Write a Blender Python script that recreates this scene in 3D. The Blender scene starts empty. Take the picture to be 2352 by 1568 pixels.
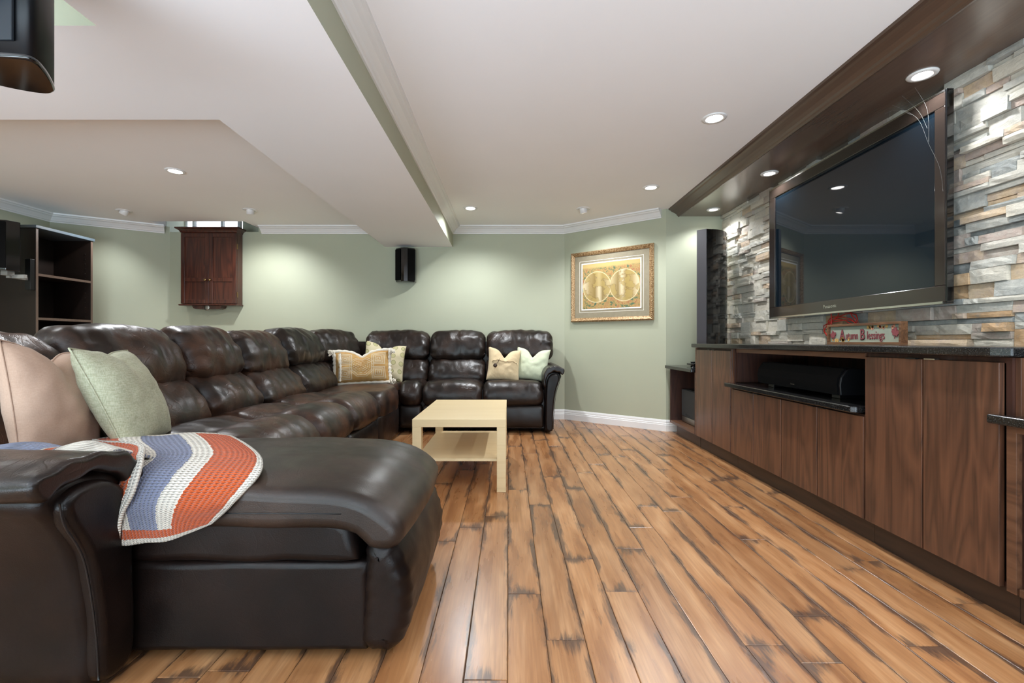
import bpy, math, random
from mathutils import Vector, Matrix, noise as mnoise
R = random.Random(7)
SC = bpy.context.scene
COL = SC.collection
PI = math.pi

# ------------------------------------------------------------------ camera, world, exposure
cam_d = bpy.data.cameras.new('camera')
cam_d.sensor_width = 36.0
cam_d.lens = 16.0
cam_d.shift_x = 0.0034
cam_d.clip_start = 0.02
cam = bpy.data.objects.new('camera', cam_d)
cam.location = (0, 0, 0.9)
cam.rotation_euler = (PI/2, 0, 0)
COL.objects.link(cam)
SC.camera = cam
SC.view_settings.view_transform = 'Standard'
SC.view_settings.look = 'None'
SC.view_settings.exposure = 0.40
SC.view_settings.gamma = 1.0
SC.view_settings.use_curve_mapping = False
SC.cycles.max_bounces = 8
SC.cycles.diffuse_bounces = 5
SC.cycles.glossy_bounces = 4
SC.cycles.sample_clamp_indirect = 4.0
SC.cycles.caustics_reflective = False
SC.cycles.caustics_refractive = False
world = bpy.data.worlds.new('daylight')
world.use_nodes = True
bg = world.node_tree.nodes['Background']
bg.inputs[0].default_value = (0.80, 0.90, 1.0, 1)
bg.inputs[1].default_value = 7.0
SC.world = world

LAMP = 1.0            # common factor on every lamp of the room
LC = (0.935, 0.97, 1.0)
def spot(name, loc, power, angle=150, blend=0.6, radius=0.035, aim=None, parent=None, col=LC):
    d = bpy.data.lights.new(name, 'SPOT')
    d.energy = power*LAMP; d.color = col
    d.spot_size = math.radians(angle); d.spot_blend = blend; d.shadow_soft_size = radius
    o = bpy.data.objects.new(name, d)
    o.location = loc
    if aim is not None:
        v = Vector(aim) - Vector(loc)
        o.rotation_euler = v.to_track_quat('-Z', 'Y').to_euler()
    COL.objects.link(o)
    return o

CEIL = 2.23
# soft rectangular lamp for the added fill behind the camera
def area(name, loc, rot, size, power, col=LC):
    d = bpy.data.lights.new(name, 'AREA')
    d.shape = 'RECTANGLE'; d.size, d.size_y = size
    d.energy = power*LAMP; d.color = col
    o = bpy.data.objects.new(name, d); o.location = loc; o.rotation_euler = rot
    COL.objects.link(o)
    return o
# added panel of light facing up behind the camera, brightens the ceiling
area('ceiling_fill', (-1.2, -2.5, .45), (math.radians(170), 0, 0), (6.0, 3.2), 500, (.68, .85, 1.0))

# ------------------------------------------------------------------ materials
def nd(nt, t, props=None, **ins):
    n = nt.nodes.new('ShaderNode'+t)
    for k, v in (props or {}).items(): setattr(n, k, v)
    for k, v in ins.items():
        key = k.replace('_', ' ')
        if key[0] == 'i' and key[1:].isdigit(): s = n.inputs[int(key[1:])]
        else: s = n.inputs[key]
        if isinstance(v, bpy.types.NodeSocket): nt.links.new(v, s)
        else: s.default_value = v
    return n
def srgb(r, g, b):
    f = lambda c: (c/255/12.92) if c/255 <= .04045 else ((c/255+.055)/1.055)**2.4
    return (f(r), f(g), f(b), 1)
def new_mat(name):
    m = bpy.data.materials.new(name); m.use_nodes = True
    nt = m.node_tree
    return m, nt, nt.nodes['Principled BSDF']
def ramp(nt, fac, stops, interp='LINEAR'):
    n = nt.nodes.new('ShaderNodeValToRGB')
    e = n.color_ramp.elements
    n.color_ramp.interpolation = interp
    e.remove(e[1])
    e[0].position = stops[0][0]; e[0].color = stops[0][1] if len(stops[0][1]) == 4 else (*stops[0][1], 1)
    for p, c in stops[1:]:
        el = e.new(p); el.color = c if len(c) == 4 else (*c, 1)
    nt.links.new(fac, n.inputs[0])
    return n.outputs[0]
def mixc(nt, fac, a, b, mode='MIX'):
    n = nt.nodes.new('ShaderNodeMix'); n.data_type = 'RGBA'; n.blend_type = mode
    for s, v in ((n.inputs[0], fac), (n.inputs[6], a), (n.inputs[7], b)):
        if isinstance(v, bpy.types.NodeSocket): nt.links.new(v, s)
        else: s.default_value = v
    return n.outputs[2]
def mth(nt, op, a, b=None, c=None, clamp=False):
    n = nt.nodes.new('ShaderNodeMath'); n.operation = op; n.use_clamp = clamp
    for s, v in zip(n.inputs, (a, b, c)):
        if v is None: continue
        if isinstance(v, bpy.types.NodeSocket): nt.links.new(v, s)
        else: s.default_value = v
    return n.outputs[0]
def plain(name, col, rough=.5, metal=0.0, spec=.5, bump=0, bscale=200, var=0.0, vscale=6, coat=0, emit=None, estr=0):
    m, nt, p = new_mat(name)
    p.inputs['Base Color'].default_value = col
    p.inputs['Roughness'].default_value = rough
    p.inputs['Metallic'].default_value = metal
    p.inputs['Specular IOR Level'].default_value = spec
    p.inputs['Coat Weight'].default_value = coat
    p.inputs['Coat Roughness'].default_value = .08
    tc = nd(nt, 'TexCoord')
    if var:
        n = nd(nt, 'TexNoise', Vector=tc.outputs['Object'], Scale=vscale, Detail=4.0)
        c2 = tuple(min(1, x*(1+var)) for x in col[:3])+(1,); c1 = tuple(x*(1-var) for x in col[:3])+(1,)
        nt.links.new(ramp(nt, n.outputs[0], [(.3, c1), (.7, c2)]), p.inputs['Base Color'])
    if bump:
        n = nd(nt, 'TexNoise', Vector=tc.outputs['Object'], Scale=bscale, Detail=3.0)
        b = nd(nt, 'Bump', Strength=bump, Distance=.002, Height=n.outputs[0])
        nt.links.new(b.outputs[0], p.inputs['Normal'])
    if emit:
        p.inputs['Emission Color'].default_value = emit
        p.inputs['Emission Strength'].default_value = estr
    return m

M = {}
M['green'] = plain('wall_paint_green', srgb(172, 175, 153), .55, bump=.05, bscale=300, var=.02, vscale=2)
M['white'] = plain('ceiling_paint', srgb(246, 244, 244), .8, bump=.04, bscale=250, var=.012, vscale=1.5)
M['trim'] = plain('white_trim_paint', srgb(232, 231, 230), .35)
M['black'] = plain('black_plastic', srgb(17, 17, 19), .35)
M['gloss'] = plain('gloss_black', srgb(9, 10, 12), .08, coat=.5)
M['grille'] = plain('speaker_grille', srgb(14, 13, 13), .9, spec=.1, bump=.5, bscale=900)
M['grille2'] = plain('subwoofer_grille', srgb(44, 46, 48), .7, bump=.5, bscale=900)
M['chrome'] = plain('chrome', srgb(200, 198, 195), .18, metal=1)
M['nickel'] = plain('brushed_metal', srgb(150, 145, 138), .35, metal=1)
M['brass'] = plain('antique_brass', srgb(150, 125, 85), .3, metal=1)
M['dark'] = plain('dark_void', srgb(10, 8, 7), .8)
M['lens'] = plain('lamp_lens', (1, 1, 1, 1), .4, emit=(1, .97, .93, 1), estr=14)
M['birch'] = None
M['red'] = plain('red_cable', srgb(190, 45, 35), .45)
M['greymetal'] = plain('grey_painted_metal', srgb(150, 148, 143), .4)
M['screen'] = plain('tv_glass', srgb(12, 22, 30), .03, spec=.5)
M['tvbezel'] = plain('tv_bezel', srgb(40, 32, 28), .14, coat=.4)
M['plum'] = plain('plum_fabric', srgb(98, 62, 72), .85, bump=.6, bscale=220, var=.15, vscale=40)
M['web'] = plain('cobweb_silk', srgb(130, 130, 128), .8)
M['brownthread'] = plain('button_brown', srgb(62, 44, 32), .4)

def leather(name, dark, brown, rough=.36, seed=0.0, crease=1.0, spec=.42):
    m, nt, p = new_mat(name)
    tc = nd(nt, 'TexCoord')
    mp = nd(nt, 'Mapping', Vector=tc.outputs['Object']); mp.inputs['Location'].default_value = (seed, seed*2, 0)
    V = mp.outputs[0]
    n1 = nd(nt, 'TexNoise', Vector=V, Scale=4.5, Detail=5.0, Roughness=.6)
    nt.links.new(ramp(nt, n1.outputs[0], [(.42, dark), (.72, brown)]), p.inputs['Base Color'])
    n2 = nd(nt, 'TexNoise', Vector=V, Scale=9.0, Detail=2.0, Distortion=.5)
    nt.links.new(ramp(nt, n2.outputs[0], [(.3, (rough-.05,)*3), (.7, (rough+.09,)*3)]), p.inputs['Roughness'])
    rid = nd(nt, 'TexNoise', {'noise_type': 'RIDGED_MULTIFRACTAL'}, Vector=V, Scale=5.0, Detail=2.0, Distortion=.9)
    gr = nd(nt, 'TexVoronoi', Vector=V, Scale=330.0)
    b1 = nd(nt, 'Bump', Strength=.42*crease, Distance=.012, Height=rid.outputs[0])
    rid2 = nd(nt, 'TexNoise', {'noise_type': 'RIDGED_MULTIFRACTAL'}, Vector=V, Scale=13.0, Detail=3.0, Distortion=1.4)
    def creases(sc, wid, dist):
        n = nd(nt, 'TexNoise', Vector=V, Scale=sc, Detail=1.5, Distortion=dist)
        a = mth(nt, 'ABSOLUTE', mth(nt, 'SUBTRACT', n.outputs[0], .5))
        return ramp(nt, a, [(0, (0, 0, 0)), (wid, (1, 1, 1))])
    msk = ramp(nt, n1.outputs[0], [(.42, (.15,)*3), (.62, (1, 1, 1))])
    hgt = mth(nt, 'ADD', mth(nt, 'MULTIPLY', creases(6.0, .022, 1.6), .38), mth(nt, 'MULTIPLY', creases(13.0, .03, 2.2), .22))
    hgt = mth(nt, 'MULTIPLY', mth(nt, 'ADD', hgt, mth(nt, 'MULTIPLY', rid2.outputs[0], .5)), msk)
    b1 = nd(nt, 'Bump', Strength=.34*crease, Distance=.006, Height=hgt, Normal=b1.outputs[0])
    b2 = nd(nt, 'Bump', Strength=.16, Distance=.001, Height=gr.outputs[0], Normal=b1.outputs[0])
    nt.links.new(b2.outputs[0], p.inputs['Normal'])
    p.inputs['Specular IOR Level'].default_value = spec
    return m
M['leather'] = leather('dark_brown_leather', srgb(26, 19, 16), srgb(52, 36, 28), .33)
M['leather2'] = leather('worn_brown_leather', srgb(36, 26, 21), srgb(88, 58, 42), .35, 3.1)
M['leather3'] = leather('smooth_shaded_leather', srgb(14, 9, 8), srgb(29, 18, 14), .36, 5.7, .22, .27)  # darkened copy, puts the shade on arms and chaise sides into the colour
M['leather4'] = leather('chaise_top_sheen', srgb(34, 26, 21), srgb(56, 42, 34), .38, 8.3, .2, .42)  # lighter copy, the sheen of the chaise top painted into its colour

def wood(name, c1, c2, c3, axis='z', rough=.4, scale=1.0, rings=True, coat=0.0, bump=.05):
    m, nt, p = new_mat(name)
    tc = nd(nt, 'TexCoord'); oi = nd(nt, 'ObjectInfo')
    off = nd(nt, 'VectorMath', {'operation': 'SCALE'}); off.inputs[0].default_value = (7.3, 3.1, 11.7)
    nt.links.new(oi.outputs['Random'], off.inputs['Scale'])
    add = nd(nt, 'VectorMath', {'operation': 'ADD'}, i0=tc.outputs['Object'], i1=off.outputs[0])
    mp = nd(nt, 'Mapping', Vector=add.outputs[0])
    s = [9*scale, 9*scale, 9*scale]; s['xyz'.index(axis)] = .9*scale
    mp.inputs['Scale'].default_value = s
    big = nd(nt, 'TexNoise', Vector=mp.outputs[0], Scale=1.0, Detail=2.0, Distortion=.6)
    if rings:
        f = mth(nt, 'FRACT', mth(nt, 'MULTIPLY', big.outputs[0], 7.0))
        f = mth(nt, 'ABSOLUTE', mth(nt, 'SUBTRACT', f, .5))
    else:
        f = mth(nt, 'MULTIPLY', big.outputs[0], .5)
    mp2 = nd(nt, 'Mapping', Vector=add.outputs[0])
    s2 = [120*scale]*3; s2['xyz'.index(axis)] = 3.0*scale
    mp2.inputs['Scale'].default_value = s2
    fine = nd(nt, 'TexNoise', Vector=mp2.outputs[0], Scale=1.0, Detail=3.0)
    g = mth(nt, 'ADD', mth(nt, 'MULTIPLY', f, .9), mth(nt, 'MULTIPLY', fine.outputs[0], .55))
    nt.links.new(ramp(nt, g, [(.2, c1), (.45, c2), (.8, c3)]), p.inputs['Base Color'])
    p.inputs['Roughness'].default_value = rough
    p.inputs['Coat Weight'].default_value = coat; p.inputs['Coat Roughness'].default_value = .2
    b = nd(nt, 'Bump', Strength=bump, Distance=.001, Height=fine.outputs[0])
    nt.links.new(b.outputs[0], p.inputs['Normal'])
    return m
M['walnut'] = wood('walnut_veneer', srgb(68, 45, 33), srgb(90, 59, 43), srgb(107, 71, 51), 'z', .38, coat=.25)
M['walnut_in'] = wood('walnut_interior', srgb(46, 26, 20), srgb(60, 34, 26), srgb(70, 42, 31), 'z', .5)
M['walnut_h'] = wood('walnut_rail', srgb(74, 50, 37), srgb(98, 66, 47), srgb(112, 78, 57), 'y', .4)
M['plinth'] = wood('dark_plinth', srgb(42, 29, 22), srgb(52, 36, 27), srgb(60, 42, 31), 'y', .4)
M['soffit'] = wood('soffit_stain', srgb(86, 69, 59), srgb(95, 77, 66), srgb(103, 84, 72), 'y', .24, rings=False, coat=.4)
M['crownwood'] = wood('crown_stain', srgb(68, 52, 42), srgb(82, 63, 51), srgb(94, 73, 59), 'y', .3, rings=False, coat=.2)
M['cherry'] = wood('dark_cherry', srgb(48, 20, 14), srgb(66, 30, 20), srgb(84, 42, 28), 'z', .3, coat=.3)
M['espresso'] = wood('espresso_veneer', srgb(20, 12, 9), srgb(28, 17, 11), srgb(36, 22, 14), 'z', .45, rings=False)
M['espresso_lit_edge'] = wood('espresso_lit_edge', srgb(92, 74, 64), srgb(104, 86, 75), srgb(116, 97, 85), 'z', .4, rings=False)  # lighter brown paints the light caught by the shelf edges
M['birch'] = wood('birch_foil', srgb(206, 180, 136), srgb(221, 198, 154), srgb(229, 208, 167), 'x', .38, rings=False, scale=.8)
M['signwood'] = wood('sign_frame_wood', srgb(80, 52, 33), srgb(102, 69, 45), srgb(122, 84, 56), 'y', .5, scale=2)

def floor_mat():
    m, nt, p = new_mat('distressed_plank')
    tc = nd(nt, 'TexCoord'); oi = nd(nt, 'ObjectInfo')
    off = nd(nt, 'VectorMath', {'operation': 'SCALE'}); off.inputs[0].default_value = (17.3, 33.1, 5.7)
    nt.links.new(oi.outputs['Random'], off.inputs['Scale'])
    add = nd(nt, 'VectorMath', {'operation': 'ADD'}, i0=tc.outputs['Object'], i1=off.outputs[0])
    def stretched(sx, sy, det=4.0, dist=0.0, rough=.55):
        mp = nd(nt, 'Mapping', Vector=add.outputs[0]); mp.inputs['Scale'].default_value = (sx, sy, 1)
        return nd(nt, 'TexNoise', Vector=mp.outputs[0], Scale=1.0, Detail=det, Distortion=dist, Roughness=rough).outputs[0]
    broad = stretched(16, 2.2, 3.0, .4)
    fine = stretched(150, 5, 4.0)
    base = ramp(nt, broad, [(.28, srgb(136, 90, 55)), (.5, srgb(166, 117, 75)), (.74, srgb(192, 147, 104))])
    base = mixc(nt, mth(nt, 'MULTIPLY', ramp(nt, fine, [(.35, (1, 1, 1)), (.6, (0, 0, 0))]), .30), base, srgb(120, 76, 48))
    tint = ramp(nt, oi.outputs['Random'], [(0, (.84, .80, .77)), (.5, (1, 1, 1)), (1, (1.08, 1.07, 1.06))])
    base = mixc(nt, 1.0, base, tint, 'MULTIPLY')
    # dark hand scraped edges and plank ends
    sep = nd(nt, 'SeparateXYZ', Vector=tc.outputs['Generated'])
    ex = mth(nt, 'ABSOLUTE', mth(nt, 'SUBTRACT', sep.outputs[0], .5))
    ey = mth(nt, 'ABSOLUTE', mth(nt, 'SUBTRACT', sep.outputs[1], .5))
    ed = mth(nt, 'MULTIPLY', mth(nt, 'SUBTRACT', ex, .24), 3.8, clamp=True)
    en = mth(nt, 'MULTIPLY', mth(nt, 'SUBTRACT', ey, .42), 12.0, clamp=True)
    edge = mth(nt, 'MAXIMUM', mth(nt, 'MULTIPLY', ed, .78), mth(nt, 'MULTIPLY', en, .78))
    st = stretched(38, 6.0, 5.0, .9, .68)
    st2 = stretched(120, 9.0, 3.0, .3)
    mask = mth(nt, 'ADD', mth(nt, 'MULTIPLY', edge, .50), mth(nt, 'ADD', mth(nt, 'MULTIPLY', st, .85), mth(nt, 'MULTIPLY', st2, .3)))
    pv = mth(nt, 'SUBTRACT', mth(nt, 'MULTIPLY', ramp(nt, stretched(9, 2.6, 2.0, .5), [(.36, (0, 0, 0)), (.64, (1, 1, 1))]), .34), .16)
    mask = mth(nt, 'ADD', mask, pv)
    k = ramp(nt, mask, [(.80, (0, 0, 0)), (1.14, (1, 1, 1))])
    col = mixc(nt, mth(nt, 'MULTIPLY', k, .78), base, srgb(58, 46, 42))
    nt.links.new(col, p.inputs['Base Color'])
    nt.links.new(ramp(nt, broad, [(.3, (.25,)*3), (.7, (.33,)*3)]), p.inputs['Roughness'])
    p.inputs['Specular IOR Level'].default_value = .6
    p.inputs['Coat Weight'].default_value = .15; p.inputs['Coat Roughness'].default_value = .3
    b = nd(nt, 'Bump', Strength=.06, Distance=.0015, Height=mth(nt, 'ADD', broad, mth(nt, 'MULTIPLY', fine, .4)))
    nt.links.new(b.outputs[0], p.inputs['Normal'])
    return m
M['plank'] = floor_mat()

def granite():
    m, nt, p = new_mat('black_granite')
    tc = nd(nt, 'TexCoord')
    n = nd(nt, 'TexNoise', Vector=tc.outputs['Object'], Scale=260.0, Detail=4.0, Roughness=.7)
    nt.links.new(ramp(nt, n.outputs[0], [(.48, srgb(20, 20, 21)), (.62, srgb(48, 47, 46)), (.75, srgb(130, 126, 120))]), p.inputs['Base Color'])
    p.inputs['Roughness'].default_value = .14
    return m
M['granite'] = granite()

def stone_mat():
    m, nt, p = new_mat('split_slate')
    at = nd(nt, 'Attribute', {'attribute_name': 'tone'})
    tc = nd(nt, 'TexCoord')
    n = nd(nt, 'TexNoise', Vector=tc.outputs['Object'], Scale=16.0, Detail=5.0, Roughness=.65)
    t = mth(nt, 'ADD', at.outputs['Fac'], mth(nt, 'MULTIPLY', mth(nt, 'SUBTRACT', n.outputs[0], .5), .30))
    c = ramp(nt, t, [(0, srgb(116, 121, 121)), (.10, srgb(146, 149, 146)), (.26, srgb(188, 185, 175)), (.46, srgb(206, 198, 182)),
                     (.58, srgb(182, 177, 166)), (.70, srgb(176, 158, 147)), (.80, srgb(196, 174, 146)), (.91, srgb(180, 146, 108)), (1, srgb(138, 140, 137))])
    f = nd(nt, 'TexNoise', Vector=tc.outputs['Object'], Scale=70.0, Detail=5.0, Roughness=.7)
    c = mixc(nt, .5, c, ramp(nt, f.outputs[0], [(.3, (.68, .68, .68)), (.6, (1, 1, 1))]), 'MULTIPLY')
    nt.links.new(c, p.inputs['Base Color'])
    p.inputs['Roughness'].default_value = .7
    mp = nd(nt, 'Mapping', Vector=tc.outputs['Object']); mp.inputs['Scale'].default_value = (1, 1, 2.2)
    b0 = nd(nt, 'TexNoise', Vector=mp.outputs[0], Scale=28.0, Detail=6.0, Roughness=.6, Distortion=.4)
    b = nd(nt, 'Bump', Strength=.7, Distance=.006, Height=b0.outputs[0])
    nt.links.new(b.outputs[0], p.inputs['Normal'])
    return m
M['stone'] = stone_mat()

def fabric(name, col, col2, weave=420.0, bump=.4, wr=.3):
    m, nt, p = new_mat(name)
    tc = nd(nt, 'TexCoord')
    mp = nd(nt, 'Mapping', Vector=tc.outputs['Object']); mp.inputs['Scale'].default_value = (1, 1, .15)
    n1 = nd(nt, 'TexNoise', Vector=mp.outputs[0], Scale=weave, Detail=2.0)
    mp2 = nd(nt, 'Mapping', Vector=tc.outputs['Object']); mp2.inputs['Scale'].default_value = (.15, .15, 1)
    n2 = nd(nt, 'TexNoise', Vector=mp2.outputs[0], Scale=weave, Detail=2.0)
    w = mth(nt, 'ADD', mth(nt, 'MULTIPLY', n1.outputs[0], .5), mth(nt, 'MULTIPLY', n2.outputs[0], .5))
    nt.links.new(ramp(nt, w, [(.4, col), (.6, col2)]), p.inputs['Base Color'])
    p.inputs['Roughness'].default_value = .9
    p.inputs['Specular IOR Level'].default_value = .2
    p.inputs['Sheen Weight'].default_value = .15
    cr = nd(nt, 'TexNoise', Vector=tc.outputs['Object'], Scale=9.0, Detail=2.0, Distortion=1.0)
    b1 = nd(nt, 'Bump', Strength=wr, Distance=.012, Height=cr.outputs[0])
    b2 = nd(nt, 'Bump', Strength=bump, Distance=.0012, Height=w, Normal=b1.outputs[0])
    nt.links.new(b2.outputs[0], p.inputs['Normal'])
    return m
M['pink'] = fabric('dusty_pink_cloth', srgb(182, 152, 132), srgb(190, 160, 140), 600, .2, .35)
M['sage'] = fabric('sage_linen', srgb(166, 166, 138), srgb(192, 192, 166), 330, .4, .3)
M['mint'] = fabric('mint_cloth', srgb(196, 203, 174), srgb(206, 213, 186), 600, .2, .3)
M['beige'] = fabric('beige_cotton', srgb(206, 184, 146), srgb(216, 196, 160), 500, .3, .6)
M['fringe'] = fabric('cream_fringe', srgb(226, 218, 202), srgb(240, 233, 218), 300, .9, .6)

def knit_mat():
    m, nt, p = new_mat('striped_crochet')
    tc = nd(nt, 'TexCoord'); uv = tc.outputs['UV']
    sep = nd(nt, 'SeparateXYZ', Vector=uv)
    u, v = sep.outputs[0], sep.outputs[1]
    jit = nd(nt, 'TexNoise', Vector=uv, Scale=70.0, Detail=1.0)
    j = mth(nt, 'MULTIPLY', mth(nt, 'SUBTRACT', jit.outputs[0], .5), .022)
    u2 = mth(nt, 'ADD', u, j); v2 = mth(nt, 'ADD', v, j)
    W = srgb(226, 219, 206); O = srgb(196, 88, 44); B = srgb(128, 134, 158); G = srgb(150, 144, 132)
    c = ramp(nt, u2, [(0, W), (.05, O), (.29, W), (.41, B), (.62, W), (.715, O), (.945, W)], 'CONSTANT')
    bord = ramp(nt, v2, [(0, (0, 0, 0)), (.88, (1, 1, 1))], 'CONSTANT')
    edg = ramp(nt, u2, [(0, (0, 0, 0)), (.05, (1, 1, 1)), (.945, (0, 0, 0))], 'CONSTANT')
    c = mixc(nt, mth(nt, 'MULTIPLY', bord, edg), c, O)
    c = mixc(nt, ramp(nt, v2, [(0, (1, 1, 1)), (.035, (0, 0, 0)), (.945, (1, 1, 1))], 'CONSTANT'), c, W)
    su = mth(nt, 'SINE', mth(nt, 'MULTIPLY', u, 2*PI*38))
    sv = mth(nt, 'SINE', mth(nt, 'ADD', mth(nt, 'MULTIPLY', v, 2*PI*62), mth(nt, 'MULTIPLY', su, 1.3)))
    h = mth(nt, 'ADD', mth(nt, 'MULTIPLY', su, .5), mth(nt, 'MULTIPLY', sv, .5))
    shade = ramp(nt, mth(nt, 'ADD', mth(nt, 'MULTIPLY', h, .5), .5), [(.05, (.45, .43, .42)), (.4, (1, 1, 1))])
    c = mixc(nt, 1.0, c, shade, 'MULTIPLY')
    nt.links.new(c, p.inputs['Base Color'])
    p.inputs['Roughness'].default_value = .95; p.inputs['Specular IOR Level'].default_value = .1
    p.inputs['Sheen Weight'].default_value = .2
    b = nd(nt, 'Bump', Strength=.9, Distance=.004, Height=h)
    nt.links.new(b.outputs[0], p.inputs['Normal'])
    return m
M['knit'] = knit_mat()

def lumbar_mat():
    m, nt, p = new_mat('ochre_medallion_weave')
    tc = nd(nt, 'TexCoord'); sep = nd(nt, 'SeparateXYZ', Vector=tc.outputs['UV'])
    x = mth(nt, 'ABSOLUTE', mth(nt, 'SUBTRACT', sep.outputs[0], .5)); y = mth(nt, 'ABSOLUTE', mth(nt, 'SUBTRACT', sep.outputs[1], .5))
    dx = mth(nt, 'MULTIPLY', mth(nt, 'ABSOLUTE', mth(nt, 'SUBTRACT', x, .30)), 1.5)
    dy = mth(nt, 'ABSOLUTE', mth(nt, 'SUBTRACT', y, .22))
    d = mth(nt, 'MAXIMUM', dx, dy)
    ring = mth(nt, 'MULTIPLY', mth(nt, 'GREATER_THAN', mth(nt, 'FRACT', mth(nt, 'MULTIPLY', d, 21.0)), .42), mth(nt, 'LESS_THAN', d, .19))
    X = mth(nt, 'MULTIPLY', x, 1.55)
    o = mth(nt, 'MAXIMUM', mth(nt, 'MAXIMUM', X, y), mth(nt, 'MULTIPLY', mth(nt, 'ADD', X, y), .72))
    oc = mth(nt, 'MULTIPLY', mth(nt, 'GREATER_THAN', mth(nt, 'FRACT', mth(nt, 'MULTIPLY', o, 17.0)), .5), mth(nt, 'LESS_THAN', o, .34))
    ch = nd(nt, 'TexChecker', Vector=tc.outputs['UV'], Scale=26.0)
    dash = mth(nt, 'MAXIMUM', ch.outputs[1], mth(nt, 'GREATER_THAN', o, .28))
    pat = mth(nt, 'MAXIMUM', ring, mth(nt, 'MULTIPLY', oc, dash))
    n = nd(nt, 'TexNoise', Vector=tc.outputs['UV'], Scale=5.0, Detail=3.0)
    base = ramp(nt, n.outputs[0], [(.35, srgb(184, 138, 76)), (.65, srgb(204, 166, 106))])
    f = nd(nt, 'TexNoise', Vector=tc.outputs['UV'], Scale=160.0, Detail=2.0)
    c = mixc(nt, mth(nt, 'MULTIPLY', pat, .82), base, srgb(218, 202, 172))
    c = mixc(nt, .5, c, ramp(nt, f.outputs[0], [(.3, (.72, .7, .66)), (.6, (1, 1, 1))]), 'MULTIPLY')
    nt.links.new(c, p.inputs['Base Color'])
    p.inputs['Roughness'].default_value = .9
    b = nd(nt, 'Bump', Strength=.5, Distance=.002, Height=mth(nt, 'ADD', pat, f.outputs[0]))
    nt.links.new(b.outputs[0], p.inputs['Normal'])
    return m
M['lumbar'] = lumbar_mat()
def circle_mat():
    m, nt, p = new_mat('beige_ring_print')
    tc = nd(nt, 'TexCoord')
    v = nd(nt, 'TexVoronoi', Vector=tc.outputs['UV'], Scale=4.5, Randomness=.25)
    c = ramp(nt, v.outputs[0], [(0, srgb(190, 184, 138)), (.26, srgb(150, 146, 104)), (.31, srgb(214, 202, 168))], 'CONSTANT')
    nt.links.new(c, p.inputs['Base Color']); p.inputs['Roughness'].default_value = .9
    return m
M['rings'] = circle_mat()

def print_mat():
    # antique two hemisphere world map, flat printed sheet
    m, nt, p = new_mat('antique_map_print')
    tc = nd(nt, 'TexCoord'); uv = tc.outputs['UV']
    sep = nd(nt, 'SeparateXYZ', Vector=uv)
    U = mth(nt, 'MULTIPLY', mth(nt, 'SUBTRACT', sep.outputs[0], .5), 1.36); V = mth(nt, 'SUBTRACT', sep.outputs[1], .5)
    ax = mth(nt, 'SUBTRACT', mth(nt, 'ABSOLUTE', U), .325)
    vy = mth(nt, 'SUBTRACT', V, -.02)
    r = mth(nt, 'SQRT', mth(nt, 'ADD', mth(nt, 'MULTIPLY', ax, ax), mth(nt, 'MULTIPLY', vy, vy)))
    inside = mth(nt, 'LESS_THAN', r, .338)
    rim = mth(nt, 'MULTIPLY', mth(nt, 'LESS_THAN', r, .348), mth(nt, 'GREATER_THAN', r, .328))
    sea = ramp(nt, mth(nt, 'ADD', mth(nt, 'MULTIPLY', ax, 1.4), .5), [(.12, srgb(186, 166, 124)), (.30, srgb(140, 118, 72)), (.42, srgb(214, 196, 160)), (.56, srgb(140, 116, 66)), (.76, srgb(170, 146, 98)), (.92, srgb(208, 190, 156))])
    ln = nd(nt, 'TexNoise', Vector=uv, Scale=4.2, Detail=5.0, Roughness=.55)
    landm = ramp(nt, ln.outputs[0], [(.50, (0, 0, 0)), (.515, (1, 1, 1))])
    coast = ramp(nt, ln.outputs[0], [(.485, (0, 0, 0)), (.503, (1, 1, 1)), (.52, (0, 0, 0))])
    globe = mixc(nt, mth(nt, 'MULTIPLY', landm, .75), sea, srgb(168, 144, 84))
    globe = mixc(nt, mth(nt, 'MULTIPLY', coast, .55), globe, srgb(110, 86, 46))
    bn = nd(nt, 'TexNoise', Vector=uv, Scale=13.0, Detail=5.0, Roughness=.75, Distortion=.8)
    border = ramp(nt, bn.outputs[0], [(.34, srgb(52, 84, 80)), (.43, srgb(92, 112, 80)), (.48, srgb(168, 138, 84)), (.54, srgb(180, 150, 98)), (.59, srgb(150, 84, 62)), (.65, srgb(178, 150, 100))])
    top = ramp(nt, sep.outputs[1], [(.88, (0, 0, 0)), (.93, (1, 1, 1))])
    border = mixc(nt, top, border, srgb(190, 164, 106))
    c = mixc(nt, inside, border, globe)
    c = mixc(nt, mth(nt, 'MULTIPLY', rim, .6), c, srgb(226, 208, 166))
    nt.links.new(c, p.inputs['Base Color']); p.inputs['Roughness'].default_value = .35
    return m
M['print'] = print_mat()
M['mat_board'] = plain('taupe_mat_board', srgb(140, 130, 108), .7, var=.08, vscale=25)
M['mat_white'] = plain('white_bevel', srgb(238, 234, 224), .6)
def gilt():
    m, nt, p = new_mat('carved_gilt')
    tc = nd(nt, 'TexCoord')
    n = nd(nt, 'TexNoise', Vector=tc.outputs['Object'], Scale=90.0, Detail=3.0)
    nt.links.new(ramp(nt, n.outputs[0], [(.35, srgb(120, 88, 56)), (.5, srgb(164, 130, 90)), (.65, srgb(196, 170, 132))]), p.inputs['Base Color'])
    p.inputs['Metallic'].default_value = .35; p.inputs['Roughness'].default_value = .4
    b = nd(nt, 'Bump', Strength=.6, Distance=.003, Height=n.outputs[0])
    nt.links.new(b.outputs[0], p.inputs['Normal'])
    return m
M['gilt'] = gilt()
M['signface'] = plain('sage_sign_face', srgb(146, 152, 136), .7, var=.1, vscale=12)
M['maroon'] = plain('maroon_paint', srgb(132, 66, 70), .6)
M['maroon_dark'] = plain('letter_edge_shadow', srgb(48, 30, 30), .6)
M['leafyel'] = plain('yellow_leaf_print', srgb(206, 160, 90), .7)
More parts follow.
